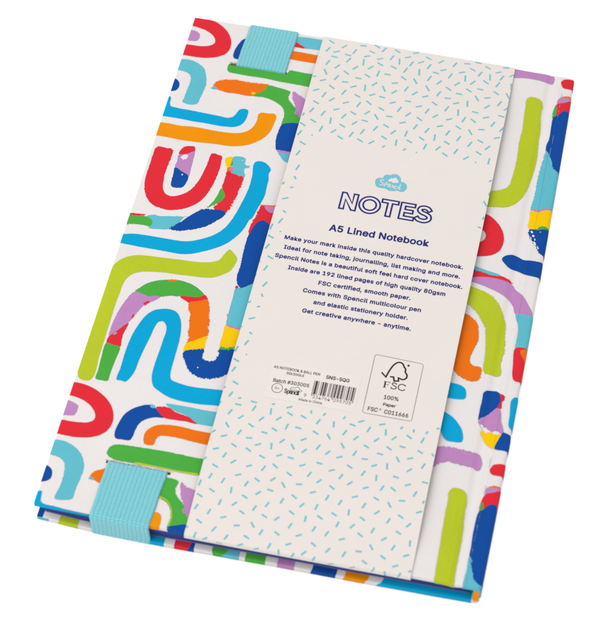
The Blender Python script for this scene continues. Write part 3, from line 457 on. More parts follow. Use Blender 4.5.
lime|0|-35.57,-101.28 -32.13,-102.45 -30.23,-104.71 -29.16,-107.84 -29.26,-111.59 -29.14,-111.63 -28.97,-107.8 -30.08,-104.61 -32.02,-102.23 -35.5,-101.1
red|1|-44.21,38.04 -43.97,38.1 -43.86,37.63 -44.11,37.58"""
DASHES="""-19.71,110.54,2.87,-31 -14.51,109,2.84,50 -7.37,111.2,2.56,6 -2,112.03,2.85,-32 0.93,110.8,3.08,65 -20.37,106.02,3.05,65 -16.89,105.45,2.61,28 -10.06,107.13,3.14,70 -3.43,108.5,2.77,-26 -4.96,105.59,2.61,28 -12.19,104.62,2.6,-8 -17.18,102.63,2.6,-7 -11.49,102.12,3.04,65 0.25,105.41,2.61,28 -5.63,102.26,3.41,97 0.84,102.63,2.75,-26 -19.1,99.21,3.1,70 -15.11,97.97,2.88,55 -8.21,98.79,2.81,50 -2.47,100.14,2.81,50 -11.11,95.61,2.82,-31 -18.95,94.32,3.24,-59 -14.29,92.28,3.01,65 -5.98,93.76,2.56,-3 -2.86,95.76,2.73,-26 0.93,97.73,3.28,82 4.51,98.08,2.55,-1 -19.08,89.92,2.58,28 -10.61,90.83,2.53,6 0.57,92.16,2.79,49 -15.08,87.24,2.8,-31 -7.09,89.17,2.58,28 -2.61,89.47,3.35,97 4.49,90.6,3.19,-60 -20.63,84.55,2.57,28 -10.07,85.58,2.98,65 -4.7,84.95,2.71,-25 0.72,86.66,2.6,32 4.66,86.32,2.55,-7 -17.16,82.81,3.04,70 -13.82,81.05,2.75,49 -8.3,80.64,2.56,28 -3.37,80.78,3.03,69 0.24,82.43,2.83,-36 5.46,80.42,2.68,-25 -19.34,78.38,2.72,-25 -11.16,76.59,2.55,28 -20.16,74.27,2.94,65 -15.63,73.57,3,69 -7.72,73.87,2.94,64 -4.5,76.1,2.69,-25 0.56,77.47,2.75,49 4.36,76.1,3.07,-55 -18.5,69.13,2.69,-25 -12.19,70.6,3.25,94 -3.12,71.41,2.73,49 0.41,73.29,2.53,-7 9.11,77.4,2.5,2 -22.03,66.66,2.76,-30 -7.41,69.12,2.68,-25 8.75,72.5,2.66,-25 -22.81,71.56,1.7,78 -22.6,91.15,1.38,12 -14.89,65.96,3.09,78 5.11,70.53,2.93,64 6.17,111.24,2.76,-26 13.28,111.83,2.59,23 18.55,110.15,2.74,-26 23.53,109.3,2.85,49 29.01,108.92,3.15,68 4.65,107.09,3.14,69 7.79,105.66,3.42,97 10.61,108.84,2.6,26 12.53,105.47,3.13,69 16.02,107.12,2.7,38 19.44,105.49,3.14,69 6.23,102.14,2.74,-26 10.92,101.77,3.12,69 16.25,101.81,3.39,99 22.57,102.85,2.57,-8 25.14,104.9,2.6,26 28.21,102.52,3.13,68 10.93,97.49,2.79,-32 15.57,96.94,3.13,-56 20.56,99.52,3.11,69 24.59,98.32,2.89,54 8.07,94.33,2.54,19 31.51,99.06,2.83,49 12.9,92.36,3.08,69 20.74,94.44,3.12,-56 28.62,95.91,2.75,-32 8.64,89.87,2.79,49 16.47,90.9,2.8,49 25.39,92.61,3.09,68 33.04,94.2,2.52,-1 20.66,90.19,2.58,28 29.12,91.1,2.51,6 14.58,86.36,2.53,-3 24.69,87.38,2.74,-32 9.07,84.46,2.57,28 32.64,89.31,2.56,25 19.12,84.71,2.55,25 29.64,85.83,3.06,68 12.15,81.72,3.04,69 22.56,83.08,3.05,68 34.16,84.86,3.3,98 15.83,79.89,2.83,54 26.01,81.29,2.74,47 20.41,78.61,2.72,-31 31.39,80.86,2.56,28 14.53,75.46,2.54,25 28.58,76.78,2.54,25 19.62,74.47,3.01,68 35.44,77.62,2.69,-31 11.95,70.1,2.8,54 24.17,73.63,2.99,66 32.03,74.1,3.02,68 16.79,70.41,3.15,81 9.08,66.71,2.67,-27 22.91,69.25,2.69,-31 27.59,70.78,3.23,92 36.47,72.23,3.01,68 33.54,110.62,2.54,6 36.09,107.75,2.71,-26 37.68,111.98,2.57,-8 41.73,110.23,2.7,-27 48.57,111.73,2.54,12 46.08,108.55,2.62,28 32.35,105.26,2.6,26 39.25,105.91,3.14,68 34.04,102.49,3.38,98 43.25,105.13,3.39,98 47.81,105.78,3.14,68 51.48,107.99,2.79,43 37.21,100.92,2.91,54 42.1,102.26,2.75,-32 46.72,101.98,3.13,68 51.94,102,3.35,-80 36.35,96.75,2.7,-29 40.56,98.19,2.53,-4 46.76,97.66,2.69,-29 51.34,97.11,3.08,-57 39.98,93.41,3.08,-57 43.85,94.52,2.54,19 36.89,89.99,3.32,98 48.77,92.6,3.07,66 44.43,90.1,2.8,48 51.81,90.7,2.81,48 40.48,86.42,2.52,-7 44.85,84.67,2.56,25 50.47,86.58,2.51,-7 36.83,81.89,3.11,72 40.43,82.09,2.74,-35 47.95,81.97,3.05,67 44.07,78.42,2.48,8 51.54,80.15,2.98,63 40.24,76.24,2.99,-55 50.41,75.63,2.54,25 44.62,72.69,2.61,-26 41.01,70.4,3,67 47.81,70.15,2.81,53 -22.26,62.33,2.96,69 -10.11,65.75,2.71,49 0.58,67.85,2.98,69 -3.25,65.59,2.97,69 -6.99,63.26,2.69,-27 -20.17,57.62,2.69,-27 0.48,63.48,2.65,-25 4.87,63.45,2.69,47 -20.75,52.6,2.92,69 -19.45,45.66,2.95,74 -19.34,40.72,1.65,-58 -22.99,37.25,1.53,64 -19.58,35.99,1.34,25 -20.75,30.43,2.44,23 -17.48,62.12,0.6,12 18.63,66.97,2.63,-25 32.48,69.27,2.64,-28 13.93,65.28,3.21,93 24.82,65.68,3.09,77 9.7,62.44,1.48,49 17.58,62.67,1.48,49 22.21,62.21,0.6,12 29.7,65.92,2.83,57 36.47,65.84,2.98,68 32.78,63.46,2.66,-31 40.76,63.56,2.7,46 44.93,66.87,2.62,-28 44.56,62.18,0.59,6 49.26,63.79,3.17,88 51.34,54.62,1.47,48 51.96,48.4,1.7,91 51.18,43.59,2.87,-56 51.6,36.79,1.65,83 50.91,32.32,1.33,-13 -19.73,24.3,1.44,-29 -20.19,19.86,2.79,69 -19.24,14.98,0.6,-12 -23.46,26.26,0.61,-12 -22.87,16.53,2.92,82 -22.05,12.03,2.56,-24 -22.29,7.56,2.75,69 -20.13,2.8,2.54,-23 -20.74,-2.14,2.71,69 -23.43,0.32,0.65,64 -23.79,-6.75,2.78,78 -19.45,-9.27,2.64,64 -19.32,-14.19,1.53,-57 -23.06,-17.98,1.35,48 -19.5,-19.28,1.28,27 -20.63,-24.69,2.33,25 -19.62,-30.97,1.38,-31 -20.14,-35.22,2.59,68 -19.08,-40.1,0.57,-11 -23.32,-28.94,0.58,-12 -22.9,-38.49,2.66,77 -21.94,-43.16,2.45,-24 -21.93,-47,2.55,68 -20.09,-52.39,2.41,-22 -20.6,-57.26,2.51,68 -23.4,-55.08,1.33,58 -17.27,-58.21,1.24,24 -23.49,-61.93,2.57,77 -17.19,-60.83,2.28,-2 -12.19,-58.7,2.29,-5 -11.51,-61.19,2.54,72 -19.19,-64.31,2.49,68 -15.15,-65.64,2.34,47 -5.67,-61.22,2.67,98 -5.43,-58.13,1.23,22 -8.17,-64.87,2.38,52 -2.44,-63.48,2.35,47 0.13,-58.23,2.27,26 0.92,-60.82,2.37,-24 5.67,-61.02,2.35,-22 -18.93,-69.61,2.57,-51 -11.04,-68.1,2.39,-27 -2.88,-68.09,2.36,-24 0.95,-66.03,2.56,78 4.82,-65.73,2.26,-5 -14.24,-71.59,2.46,67 -5.98,-70,2.27,-5 -23.05,-73.31,2.32,47 -19.03,-74.13,2.24,26 -10.53,-73.16,2.23,9 0.63,-71.95,2.36,52 -6.99,-75.03,2.25,30 -14.89,-77.02,2.37,-27 -2.51,-74.72,2.61,98 -20.5,-79.66,2.23,26 4.56,-73.39,2.52,-52 7.54,-69.83,2.28,35 -9.77,-77.73,2.37,-27 7.8,-58.49,1.46,98 12.39,-58.52,1.37,67 10.99,-61.78,2.52,68 16.3,-61.79,2.65,97 19.32,-58.39,1.35,62 22.59,-60.62,2.27,-9 25.2,-58.61,2.29,30 28.3,-61.22,2.54,71 32.4,-58.27,2.26,22 10.94,-66.3,2.36,-27 20.6,-64.19,2.5,66 24.72,-65.54,2.41,54 34.16,-61.17,2.64,99 37.34,-62.85,2.4,51 15.62,-66.91,2.53,-54 31.63,-64.78,2.4,51 20.9,-69.42,2.52,-54 28.76,-68.04,2.31,-24 13,-71.75,2.47,66 36.43,-67.17,2.32,-28 8.7,-74.23,2.36,52 16.58,-73.25,2.37,51 25.5,-71.51,2.48,68 33.82,-69.96,2.23,-5 20.75,-74.09,2.24,26 29.22,-73.05,2.22,3 40.08,-70.81,2.48,-55 14.68,-77.89,2.23,-5 32.76,-74.88,2.25,30 9.27,-79.87,2.24,30 24.82,-77.01,2.32,-27 37.08,-74.27,2.58,99 19.27,-79.68,2.23,26 12.29,-82.8,2.43,66 29.79,-78.58,2.46,68 22.75,-81.44,2.44,66 40.73,-77.72,2.22,-9 34.38,-79.44,2.56,97 39.07,-58.25,1.34,56 43.32,-58.55,1.44,96 47.81,-58.32,1.36,61 42.2,-61.25,2.33,-28 46.91,-61.64,2.56,73 51.23,-55.88,1.24,24 40.72,-65.63,2.23,-5 46.89,-66.31,2.29,-25 44.06,-69.54,2.24,22 51.26,-66.56,1.35,-53 48.91,-71.56,2.51,70 44.61,-74.16,2.34,46 -17.06,-81.53,2.44,69 -4.67,-79.43,2.32,-22 -13.63,-83.39,2.3,47 -8.14,-83.86,2.22,26 -19.15,-86.26,2.34,-23 -3.18,-83.78,2.42,67 0.43,-82.06,2.4,-37 -19.88,-90.41,2.43,72 -10.95,-88.06,2.21,26 -4.32,-88.6,2.35,-30 0.79,-87.29,2.3,48 -15.39,-91.28,2.42,72 -7.52,-90.81,2.41,69 -23.45,-84.4,2.32,52 -22.74,-93.73,2.47,82 -18.22,-95.71,2.33,-26 -11.94,-94.34,2.52,93 0.72,-91.58,2.23,-8 -2.94,-93.49,2.27,46 -21.71,-98.43,2.33,-26 -7,-95.81,2.32,-26 -14.63,-99.56,2.45,81 -9.79,-99.16,2.28,51 0.89,-97.15,2.39,68 -21.93,-102.9,2.36,69 -2.97,-99.36,2.38,68 -17.39,-103.86,2.38,72 -6.7,-101.79,2.3,-26 0.87,-101.62,2.29,-26 -12.3,-104.88,2.18,26 -19.75,-107.92,2.31,-26 5.1,-101.67,2.26,48 -2.22,-105.64,2.42,-52 -7.31,-106.94,2.17,9 -14.32,-109.62,2.3,62 -20,-113.09,2.37,77 1.05,-107.68,2.37,71 -3.23,-110.27,2.26,-23 -16.55,-113.68,2.18,35 -9.74,-111.68,2.32,67 6.28,-107.05,2.27,-26 -23.23,-110.73,1.21,46 0.9,-77.68,2.24,30 4.85,-77.89,2.24,-5 5.69,-84.17,2.35,-30 15.98,-84.7,2.33,51 4.63,-88.69,2.47,-53 9.67,-87.33,2.2,9 20.65,-86.18,2.32,-30 26.14,-83.34,2.31,46 31.62,-83.93,2.24,29 14.8,-89.36,2.21,26 9.04,-92.32,2.32,-30 19.87,-90.35,2.45,73 28.82,-88.07,2.22,26 5.38,-94.74,2.41,71 24.39,-91.25,2.43,70 12.2,-94.95,2.32,54 17.03,-94.61,2.45,77 32.33,-90.76,2.43,70 9.39,-98.41,2.3,-30 23.22,-96.04,2.27,-27 27.87,-94.32,2.5,93 18.9,-98.21,2.29,-30 14.3,-99.79,2.48,91 32.75,-95.78,2.28,-30 9.91,-103.38,2.38,71 25.06,-99.57,2.43,77 29.96,-99.21,2.31,54 17.8,-102.88,2.39,70 13.38,-106.27,2.19,29 22.29,-103.76,2.37,67 33.1,-101.85,2.26,-30 27.5,-104.72,2.18,26 50.57,-77.76,2.2,-5 37.01,-82.88,2.45,67 45.14,-79.86,2.25,29 40.72,-82.53,2.3,-31 48.14,-82.75,2.47,70 35.88,-87.32,2.28,-27 44.34,-86.26,2.18,9 40.52,-88.65,2.42,-54 51.39,-85.24,1.35,74 37.02,-92.39,2.3,47 50.61,-89.3,2.23,29 44.95,-92.28,2.25,-27 41.26,-94.69,2.42,70 48.05,-94.89,2.34,55 36.85,-99.37,2.42,73 45.24,-98.38,2.24,-27 41.03,-101.71,2.27,45 49.64,-101.49,2.46,93 37.5,-105.59,2.36,-54 44.55,-104.24,2.39,69 33.73,-107.86,2.15,9 41.94,-108.28,2.22,-27 49.22,-106.19,2.19,29 -11.67,-114.65,2.21,-10 -4.67,-113.5,2.18,33 0.67,-113.92,2.18,33 4.79,-111.89,2.37,76 8.24,-113.66,2.44,98 10.77,-109.95,2.19,33 12.88,-113.79,2.35,70 16.35,-112.09,2.26,51 18.79,-108.4,2.26,-30 19.84,-113.65,2.35,70 23.85,-109.45,2.3,58 29.24,-109.79,2.36,70 25.6,-114.47,2.18,32 32.75,-114.1,2.19,34 36.37,-111.19,2.23,-30 39.51,-113.44,2.35,69 46.42,-110.44,2.18,29 43.54,-114.12,2.41,99 48.21,-113.54,2.35,69 51.43,-111.35,1.23,45"""
TREE=[(28.18, -37.4), (29.95, -39.03), (30.94, -35.38), (31.98, -33.12), (33.26, -32.08), (34.55, -32.31), (35.43, -33.64), (36.09, -34.51), (36.11, -35.52), (36.97, -36.84), (36.87, -38.12), (35.76, -38.87), (34.23, -38.45), (34.55, -39.74), (33.07, -40.06), (32.56, -38.46), (31.33, -38.58)]
CLOUD=[(9.9, 44.88), (9.99, 46.35), (10.82, 47.28), (12.28, 47.5), (12.56, 48.7), (13.55, 49.41), (14.68, 49.43), (15.67, 50.13), (17.03, 50.27), (18.16, 49.61), (18.92, 48.47), (19.22, 47.25), (20.65, 46.91), (21.63, 45.68), (21.77, 44.26), (20.91, 42.78), (19.73, 42.46), (18.67, 42.77), (17.27, 42.24), (15.55, 42.09), (14.06, 42.73), (12.44, 42.69), (10.89, 42.99)]
CLOUD2=[(14.42, 46.78), (14.81, 47.41), (15.39, 48.02), (16.07, 48.01), (16.69, 48.7), (17.39, 48.3), (17.75, 47.73), (18.26, 47.03), (18.13, 46.36), (17.26, 46.33), (16.58, 45.96), (15.68, 46.47), (14.89, 46.3)]


# ------------------------------------------------------------ ground
g = MB(); g.grid([[(x, y, -ZG) for y in (-6000, 6000)] for x in (-6000, 6000)], 'table')
ground = g.build('ground', smooth=False); ground['kind'] = 'structure'

# ------------------------------------------------------------ notebook
book = bpy.data.objects.new('notebook', None); COL.objects.link(book); book.empty_display_size = 0.05
book['label'] = 'white hardcover notebook printed with thick multicoloured arches, lying inside the cream paper sleeve'
book['category'] = 'notebook'

rnd = random.Random(3)
polys = []
for i, ln in enumerate(SHAPES.strip().splitlines()):
    colr, ro, pts = ln.split('|'); P = []; cn = []
    for k in pts.split():
        cn.append(k.endswith('!')); x, y = k.rstrip('!').split(','); P.append((float(x), float(y)))
    C = catmull(P, cn)
    amp, st = {'0': (0.05, 0.4), '1': (0.14, 0.22), '2': (0.36, 0.18)}[ro]
    for shrink in (1, .7, .5, .35, .2, .05, 0):     # a very ragged edge may cross itself: calm it down until it fills properly
        Q_ = rough(C, amp * shrink, st if shrink else .6, rnd, 0.08 if shrink else 0)
        tri = tessellate_polygon([[Vector((x, y, 0)) for x, y in Q_]])
        got = sum(abs(area2([Q_[k] for k in t])) for t in tri)
        if abs(got - abs(area2(Q_))) < .01 * got + .02: break
    polys.append((Q_, colr, 0.012 + 0.0014 * i))

SLOTS = [(-55.6, -33.45, 90.65, 91.75), (-55.75, -33.45, -92.45, -91.45)]
r = 0.42
edge_e = [0, .1, .2, .33, .45, .56, .66, 1.2, 1.8, 2.0, 2.15, 2.3, 2.5, 2.65, 5.5]
VL = sorted(set([-111 + 7.4 * i for i in range(31)] + [h for q in SLOTS for h in q[2:]] + [q * (E0 - r + e) for q in (-1, 1) for e in edge_e]))
def cover_grid(us, mb, skip=True):
    P = [[cover(u, unbow(u, v)) for v in VL] for u in us]
    def sk(i, j):
        cu = (us[i] + us[i + 1]) / 2; cv = (VL[j] + VL[j + 1]) / 2
        return any(q[0] < cu < q[1] and q[2] < cv < q[3] for q in SLOTS)
    mb.grid(P, 'white', sk)
us_left = [-W2 + r - e for e in edge_e[::-1]]
us_c = us_left + [-70 + 5 * i for i in range(27)] + [s[k] for s in SLOTS for k in (0, 1)] + frange(61, 70, 0.3)
us_c = sorted(set(us_c))
cuts_u = us_c[:]
cuts_v = [v for v in VL if abs(v) > 105]
cov = MB(); cover_grid(us_c, cov)
sheet(polys, cuts_u, cuts_v, (-W2 - 4.5, 70, -115.0, 115.0), cover, cov, SLOTS)
for s in SLOTS:                                     # raw board showing in the cut slots, floor painted dark for the shade inside
    a, b, c, d = s; z0, z1 = 0.0, -2.25
    ring = [(a, c), (b, c), (b, d), (a, d)]
    vs = [(x, y, z0) for x, y in ring] + [(x, y, z1) for x, y in ring]
    cov.add(vs, [[i, i + 4, (i + 1) % 4 + 4, (i + 1) % 4] for i in range(4)] + [[4, 5, 6, 7]], ['board'] * 4 + ['dark'])
rr = random.Random(11)                              # frayed paper lips along the cuts
def fray(x0, x1, y, side, hgt, dens, mat):
    x = x0
    while x < x1:
        wd = rr.uniform(.3, 1.1); h = hgt * rr.uniform(.3, 1); dep = rr.uniform(.15, .55)
        A = (x, y + side * dep, .03); B = (x + wd, y + side * dep * rr.uniform(.6, 1), .03); C2 = (x + wd * rr.uniform(.6, 1), y, h); D = (x + wd * rr.uniform(0, .3), y, h * .9)
        cov.add([A, B, C2, D, (A[0], A[1], -.1), (B[0], B[1], -.1), (C2[0], C2[1], -.5), (D[0], D[1], -.5)],
                [[0, 1, 2, 3], [3, 2, 6, 7], [0, 3, 7, 4], [1, 5, 6, 2]], mat)
        x += wd * rr.uniform(.7, dens)
fray(-56.2, -52.8, 91.85, 1, .35, 1.2, 'board')
fray(-56.4, -33.4, -91.35, 1, .45, 1.4, 'white'); fray(-56.2, -40, -91.4, 1, .3, 2.4, 'board')
x = -111.0
while x < 110:                                      # worn flecks along the spine crease
    q = rr.uniform(.8, 5.5); a = 70.02 + 1.3 * sstep((x - 40) / 60); wd = rr.uniform(.07, .15)
    if rr.random() < (.75 if 48 < x < 102 or x < -66 else 0):
        n = max(2, int(q / .8)); VV = []; FF = []
        for k in range(n + 1):
            j = rr.uniform(-.03, .03); y = x + q * k / n; VV += [cover(a - wd + j, y, .2), cover(a + j, y, .2)]
            if k: FF.append([2 * k - 2, 2 * k - 1, 2 * k + 1, 2 * k])
        cov.add(VV, FF, 'crease')
    x += q + rr.uniform(.2, 2.2)
back_cover = cov.build('back_cover', book)

sp = MB()
us_s = sorted([70 + q for q in SL] + [70 + SL[-1] * (i + .5) / 16 for i in range(16)])
cover_grid(us_s, sp)
spine_polys = list(polys) + [([(76.6, -118.5), (83.5, -118.5), (83.5, -112.6), (76.9, -112.6)], 'amber', 0.2)]
sheet(spine_polys, us_s[1:-1], cuts_v, (70.001, us_s[-1], -115.0, 115.0), cover, sp)
spine = sp.build('spine', book)

# lower board: section swept along u, coloured where the printed paper wraps round its tail edge
T = 2.3
STRIP = [(-75.4, ('navy', 'turq'), 0), (-72.9, ('white', 'turq'), .3), (-70.7, 'white', .2), (-67.3, 'lime', .4), (-60.4, 'white', 0), (-36.4, 'cyan', 0), (-30.7, 'white', 0), (-27.3, 'red', 0),
         (-22.4, 'navy', .8), (-20.5, 'white', 0), (-14.3, 'green', -.5), (-10.5, 'turq', 1.8), (-5.2, 'white', 0), (-3.2, 'green', 0), (3.6, 'white', 0),
         (7.6, 'purple', 0), (13.4, 'white', 0), (19.1, 'navy', .5), (27.4, 'white', .3), (30.1, 'amber', .5), (37.5, 'white', 1.2), (41.8, 'cyan', 1.8), (72.4, None, 0)]
sec = [(6, 0), (4, 0), (2.4, 0), (1.2, 0), (.42, 0), (.2, .06), (.06, .2), (0, .42), (0, 1.15), (0, T - .42), (.06, T - .2), (.2, T - .06), (.42, T), (3, T), (12, T)]
fc = MB(); P = []; cols = []
for (u0, c0, s0), (u1, c1, s1) in zip(STRIP, STRIP[1:]):
    n = max(1, int((u1 - u0) / 3))
    for k in range(n + (c1 is None)):
        row = []
        for q, (dy, dz) in enumerate(sec):
            ua, ub = u0 + s0 * (6 - q) / 6, u1 + s1 * (6 - q) / 6
            u = ua + (ub - ua) * k / n; u = max(u, -74.9); row.append((u, y_low(u) + dy, -HB + T - dz))
        P.append(row); cols.append(c0)
fc.grid(P, lambda i, j: cols[i] if isinstance(cols[i], str) else cols[i][j > 5], flip=True)
ul = [-74.9, -74.6, -40, 0, 40, 72.3]
fc.grid([[(u, y_low(u) + 6 + (y_top(u) - y_low(u) - 6) * k / 20, -HB + T) for k in range(21)] for u in ul], 'white')
fc.grid([[(u, y_low(u) + 6 + (y_top(u) - y_low(u) - 6) * k / 20, -HB) for k in range(21)] for u in ul], 'white', flip=True)
fc.grid([[(-74.9, y_low(-75) + (y_top(-75) - y_low(-75)) * k / 20, z) for k in range(21)] for z in (-HB, -HB + T)], 'white', flip=True)
fc.grid([[(u, y_top(u), z) for u in ul] for z in (-HB, -HB + T)], 'white')
fc.grid([[(u, y_low(u) + .01, z) for u in (72.29, 72.3)] for z in (-HB, -HB + T)], 'white')
front_cover = fc.build('front_cover', book)

pg = MB()
def slab(mb, x0, x1, ins0, ins1, z0, z1, mat, rnd_=0.0):
    us = frange(x0, x1, 6)
    bot = [[(u, y_low(u) + ins0 + (rnd_ * sin(k * pi)), z0 + (z1 - z0) * k) for k in (0, .25, .5, .75, 1)] for u in us]
    mb.grid(bot, mat)
    mb.grid([[(u, y_top(u) - ins1, z) for z in (z0, z1)] for u in us], mat, flip=True)
    mb.grid([[(u, y_low(u) + ins0 + (y_top(u) - ins1 - y_low(u) - ins0) * k / 8, z1) for k in range(9)] for u in us], mat)
    mb.grid([[(u, y_low(u) + ins0 + (y_top(u) - ins1 - y_low(u) - ins0) * k / 8, z0) for k in range(9)] for u in us], mat, flip=True)
    for u, fl in ((x0, True), (x1, False)):
        mb.grid([[(u, y_low(u) + ins0 + (y_top(u) - ins1 - y_low(u) - ins0) * k / 8, z) for z in (z0, z1)] for k in range(9)], mat, flip=not fl)
slab(pg, -72.4, 71.0, 2.7, 2.4, -HB + T + 0.25, -2.34, 'pages')
page_block = pg.build('page_block', book)
ep = MB(); slab(ep, -72.6, 71.2, 2.35, 1.8, -HB + T + 0.02, -HB + T + 0.22, 'endpaper')
endpaper = ep.build('endpaper', book)

def strap(sgn, xa, xb, xc, xd, ye, label):
    """elastic strap: out of its slot, over the edge of the board and down past the lower one. xa..xb at the edge, xc..xd at the slot"""
    mb = MB(); th = 0.75
    ys = 91.35 if sgn > 0 else 92.05
    def edge(u): return (y_top(u) if sgn > 0 else -y_bot(u))
    path = [(ys - .55, -2.2), (ys - .5, -1.2), (ys - .42, -.5), (ys - .2, -.08), (ys + .15, .12), (ys + .7, .16)]
    path += [(ys + .7 + (ye - 1.2 - ys - .7) * k / 12, .16 + .12 * sin(pi * k / 12)) for k in range(1, 13)]
    cx, cz, rr_ = ye - 1.2, -.95, 1.1
    path += [(cx + rr_ * sin(a), cz + rr_ * cos(a)) for a in [pi / 2 * k / 7 for k in range(1, 8)]]
    path += [(ye - .1 - .25 * sin(pi * k / 8) * (0.8), cz - (HB - .95 - 1.05) * k / 8) for k in range(1, 9)]
    cz2 = path[-1][1]; path += [(ye - .1 - .9 * (1 - cos(a)), cz2 - .9 * sin(a)) for a in (pi / 8, pi / 4, pi * 3 / 8, pi / 2)]
    path += [(ye - 3, -HB - .08), (ye - 6, -HB - .08)]
    arc = [0]
    for a, b in zip(path, path[1:]): arc.append(arc[-1] + hypot(b[0] - a[0], b[1] - a[1]))
    nr = 14; ns = nr * 8
    prof_ = []
    for k in range(ns + 1):
        t = k / ns; ed = min(t, 1 - t) * 20
        rib = abs(sin(pi * t * nr)) ** .7
        h = th * (min(1, (ed / .5)) ** .5 * .62) + .11 * rib * min(1, ed / .4)
        prof_.append((t, max(h, .02)))
    P = []; Pi = []; UV = []
    L0 = arc[17]
    for i, (y, z) in enumerate(path):
        a, b = path[max(i - 1, 0)], path[min(i + 1, len(path) - 1)]
        ty, tz = b[0] - a[0], b[1] - a[1]; L = hypot(ty, tz); ny, nz = -tz / L, ty / L
        k = min(1, max(0, (arc[i] - arc[5]) / (arc[18] - arc[5])))
        x0, x1 = xc + (xa - xc) * k, xd + (xb - xd) * k
        wv = .10 * sin(arc[i] * .45) + .05 * sin(arc[i] * 1.7)
        row = []; rowi = []; uvr = []
        for t, h in prof_:
            x = x0 + (x1 - x0) * t + wv * (1 if t > .5 else .7) * abs(2 * t - 1)
            ysh = (edge(x) - edge((x0 + x1) / 2)) * k
            hz = h * (1 if i > 3 else .6)
            row.append((x, sgn * (y + ysh + ny * hz), z + nz * hz)); rowi.append((x, sgn * (y + ysh), z)); uvr.append((t * 20.3, arc[i]))
        P.append(row); Pi.append(rowi); UV.append(uvr)
    mb.grid(P, 'elastic', flip=sgn > 0, uv=UV); mb.grid(Pi, 'elastic', flip=sgn < 0, uv=UV)
    for j, fl in ((0, True), (-1, False)):
        mb.grid([[P[i][j], Pi[i][j]] for i in range(len(P))], 'elastic', flip=fl ^ (sgn > 0))
    o = mb.build('elastic_strap', book); o['label'] = label
    return o
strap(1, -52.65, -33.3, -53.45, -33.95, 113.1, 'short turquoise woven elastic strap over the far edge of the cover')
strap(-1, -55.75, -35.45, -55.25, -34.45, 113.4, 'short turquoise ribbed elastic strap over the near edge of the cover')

# ------------------------------------------------------------ paper sleeve
SU0, SU1 = -23.5, 52.05
def band(u, v, off=0.0):
    r_, t_ = 0.9, 3.2
    yt, yb = y_top(u) + .55, y_bot(u) - 1.0 + .3 * (u - SU0) / (SU1 - SU0)
    if v > yt - r_: ey, sy, vc = v - (yt - r_), 1, yt - r_
    elif v < yb + r_: ey, sy, vc = (yb + r_) - v, -1, yb + r_
    else: ey, sy, vc = 0, 0, v
    hy, dy, nh, nd = prof(ey, r_, t_)
    k = (u - (SU0 + SU1) / 2) / ((SU1 - SU0) / 2)
    lift = 0.42 + sstep((111 - abs(vc)) / 30) * (1.25 + 0.15 * sin(vc * .05 + 1)) + 0.3 * abs(k) ** 5 * sstep((111 - abs(vc)) / 14)
    if dy > 1.0: lift = 0.42
    slack = (lift - 1) * (434 + vc) / 598 * sstep((111 - abs(vc)) / 6)      # the paper bulges towards its middle
    return Vector((u + .15 * sin(vc * .021) * sstep((110 - abs(vc)) / 30), vc + sy * hy - slack, lift - dy)) + Vector((0, sy * nh, nd)) * off
be = [0, .15, .3, .5, .7, .9, 1.05, 1.2, 1.7, 2.3, 2.9, 3.1, 3.4, 3.7, 4.1, 7]
sl = MB(); P = []; Q = []
BV = [-111 + 222 * i / 80 for i in range(81)]
bus = [SU0, SU0 + .5, SU0 + 1.5, SU0 + 3] + frange(SU0 + 5, SU1 - 5, 5) + [SU1 - 3, SU1 - 1.5, SU1 - .5, SU1]
for u in bus:
    yt, yb = y_top(u) + .55 - .9, y_bot(u) - 1.0 + .3 * (u - SU0) / (SU1 - SU0) + .9
    vv = [yb - e for e in be[::-1]] + [unbow(u, q) for q in BV] + [yt + e for e in be]
    P.append([band(u, v) for v in vv]); Q.append([band(u, v, -.26) for v in vv])
sl.grid(P, 'cream'); sl.grid(Q, 'cream', flip=True)
sl.grid([P[0], Q[0]], 'cream', flip=True); sl.grid([P[-1], Q[-1]], 'cream')
dp = []
for i, k in enumerate(DASHES.split()):
    x, y, L, a = map(float, k.split(',')); a = radians(a); L -= .08
    c, s = cos(a), sin(a); hw = .33
    pts = [(-L/2, -hw*.8), (-L/2 + .08, -hw), (L/2 - .08, -hw), (L/2, -hw*.8), (L/2, hw*.8), (L/2 - .08, hw), (-L/2 + .08, hw), (-L/2, hw*.8)]
    dp.append(([(x + p * c - q * s, y + p * s + q * c) for p, q in pts], 'dash', .02))
sheet(dp, bus[1:-1], [q for q in BV if abs(q) > 70] + [s * (111.4 + .2 * i) for i in range(25) for s in (-1, 1)],
      (SU0 + .02, SU1 - .02, -116.2, 115.6), band, sl)
sleeve = sl.build('paper_sleeve')
sleeve['label'] = 'cream paper sleeve with turquoise dashes and navy NOTES lettering, wrapped round the colourful cover'
sleeve['category'] = 'paper sleeve'

# ------------------------------------------------------------ lettering on the sleeve
FONT = None
try:
    fp = os.path.join(bpy.utils.resource_path('LOCAL'), 'datafiles', 'fonts', 'Inter.woff2')
    if os.path.exists(fp): FONT = bpy.data.fonts.load(fp)
except Exception: FONT = None
def glyphs(body, bold=0.0, space=1.0):
    c = bpy.data.curves.new('lettering', 'FONT'); c.body = body; c.size = 1; c.offset = bold; c.space_character = space
    c.resolution_u = 4
    if FONT: c.font = FONT
    o = bpy.data.objects.new('lettering', c); COL.objects.link(o)
    dg = bpy.context.evaluated_depsgraph_get(); dg.update()
    me = o.evaluated_get(dg).to_mesh()
    V = [(v.co.x, v.co.y) for v in me.vertices]; F = [list(p.vertices) for p in me.polygons]
    o.evaluated_get(dg).to_mesh_clear(); bpy.data.objects.remove(o); bpy.data.curves.remove(c)
    return V, F
CAPH = {}
def cap_of(bold):
    if bold not in CAPH:
        V, F = glyphs('H', bold); CAPH[bold] = max(v[1] for v in V) - min(v[1] for v in V)
    return CAPH[bold]
def vm(y): return 1.0195 * y - .2
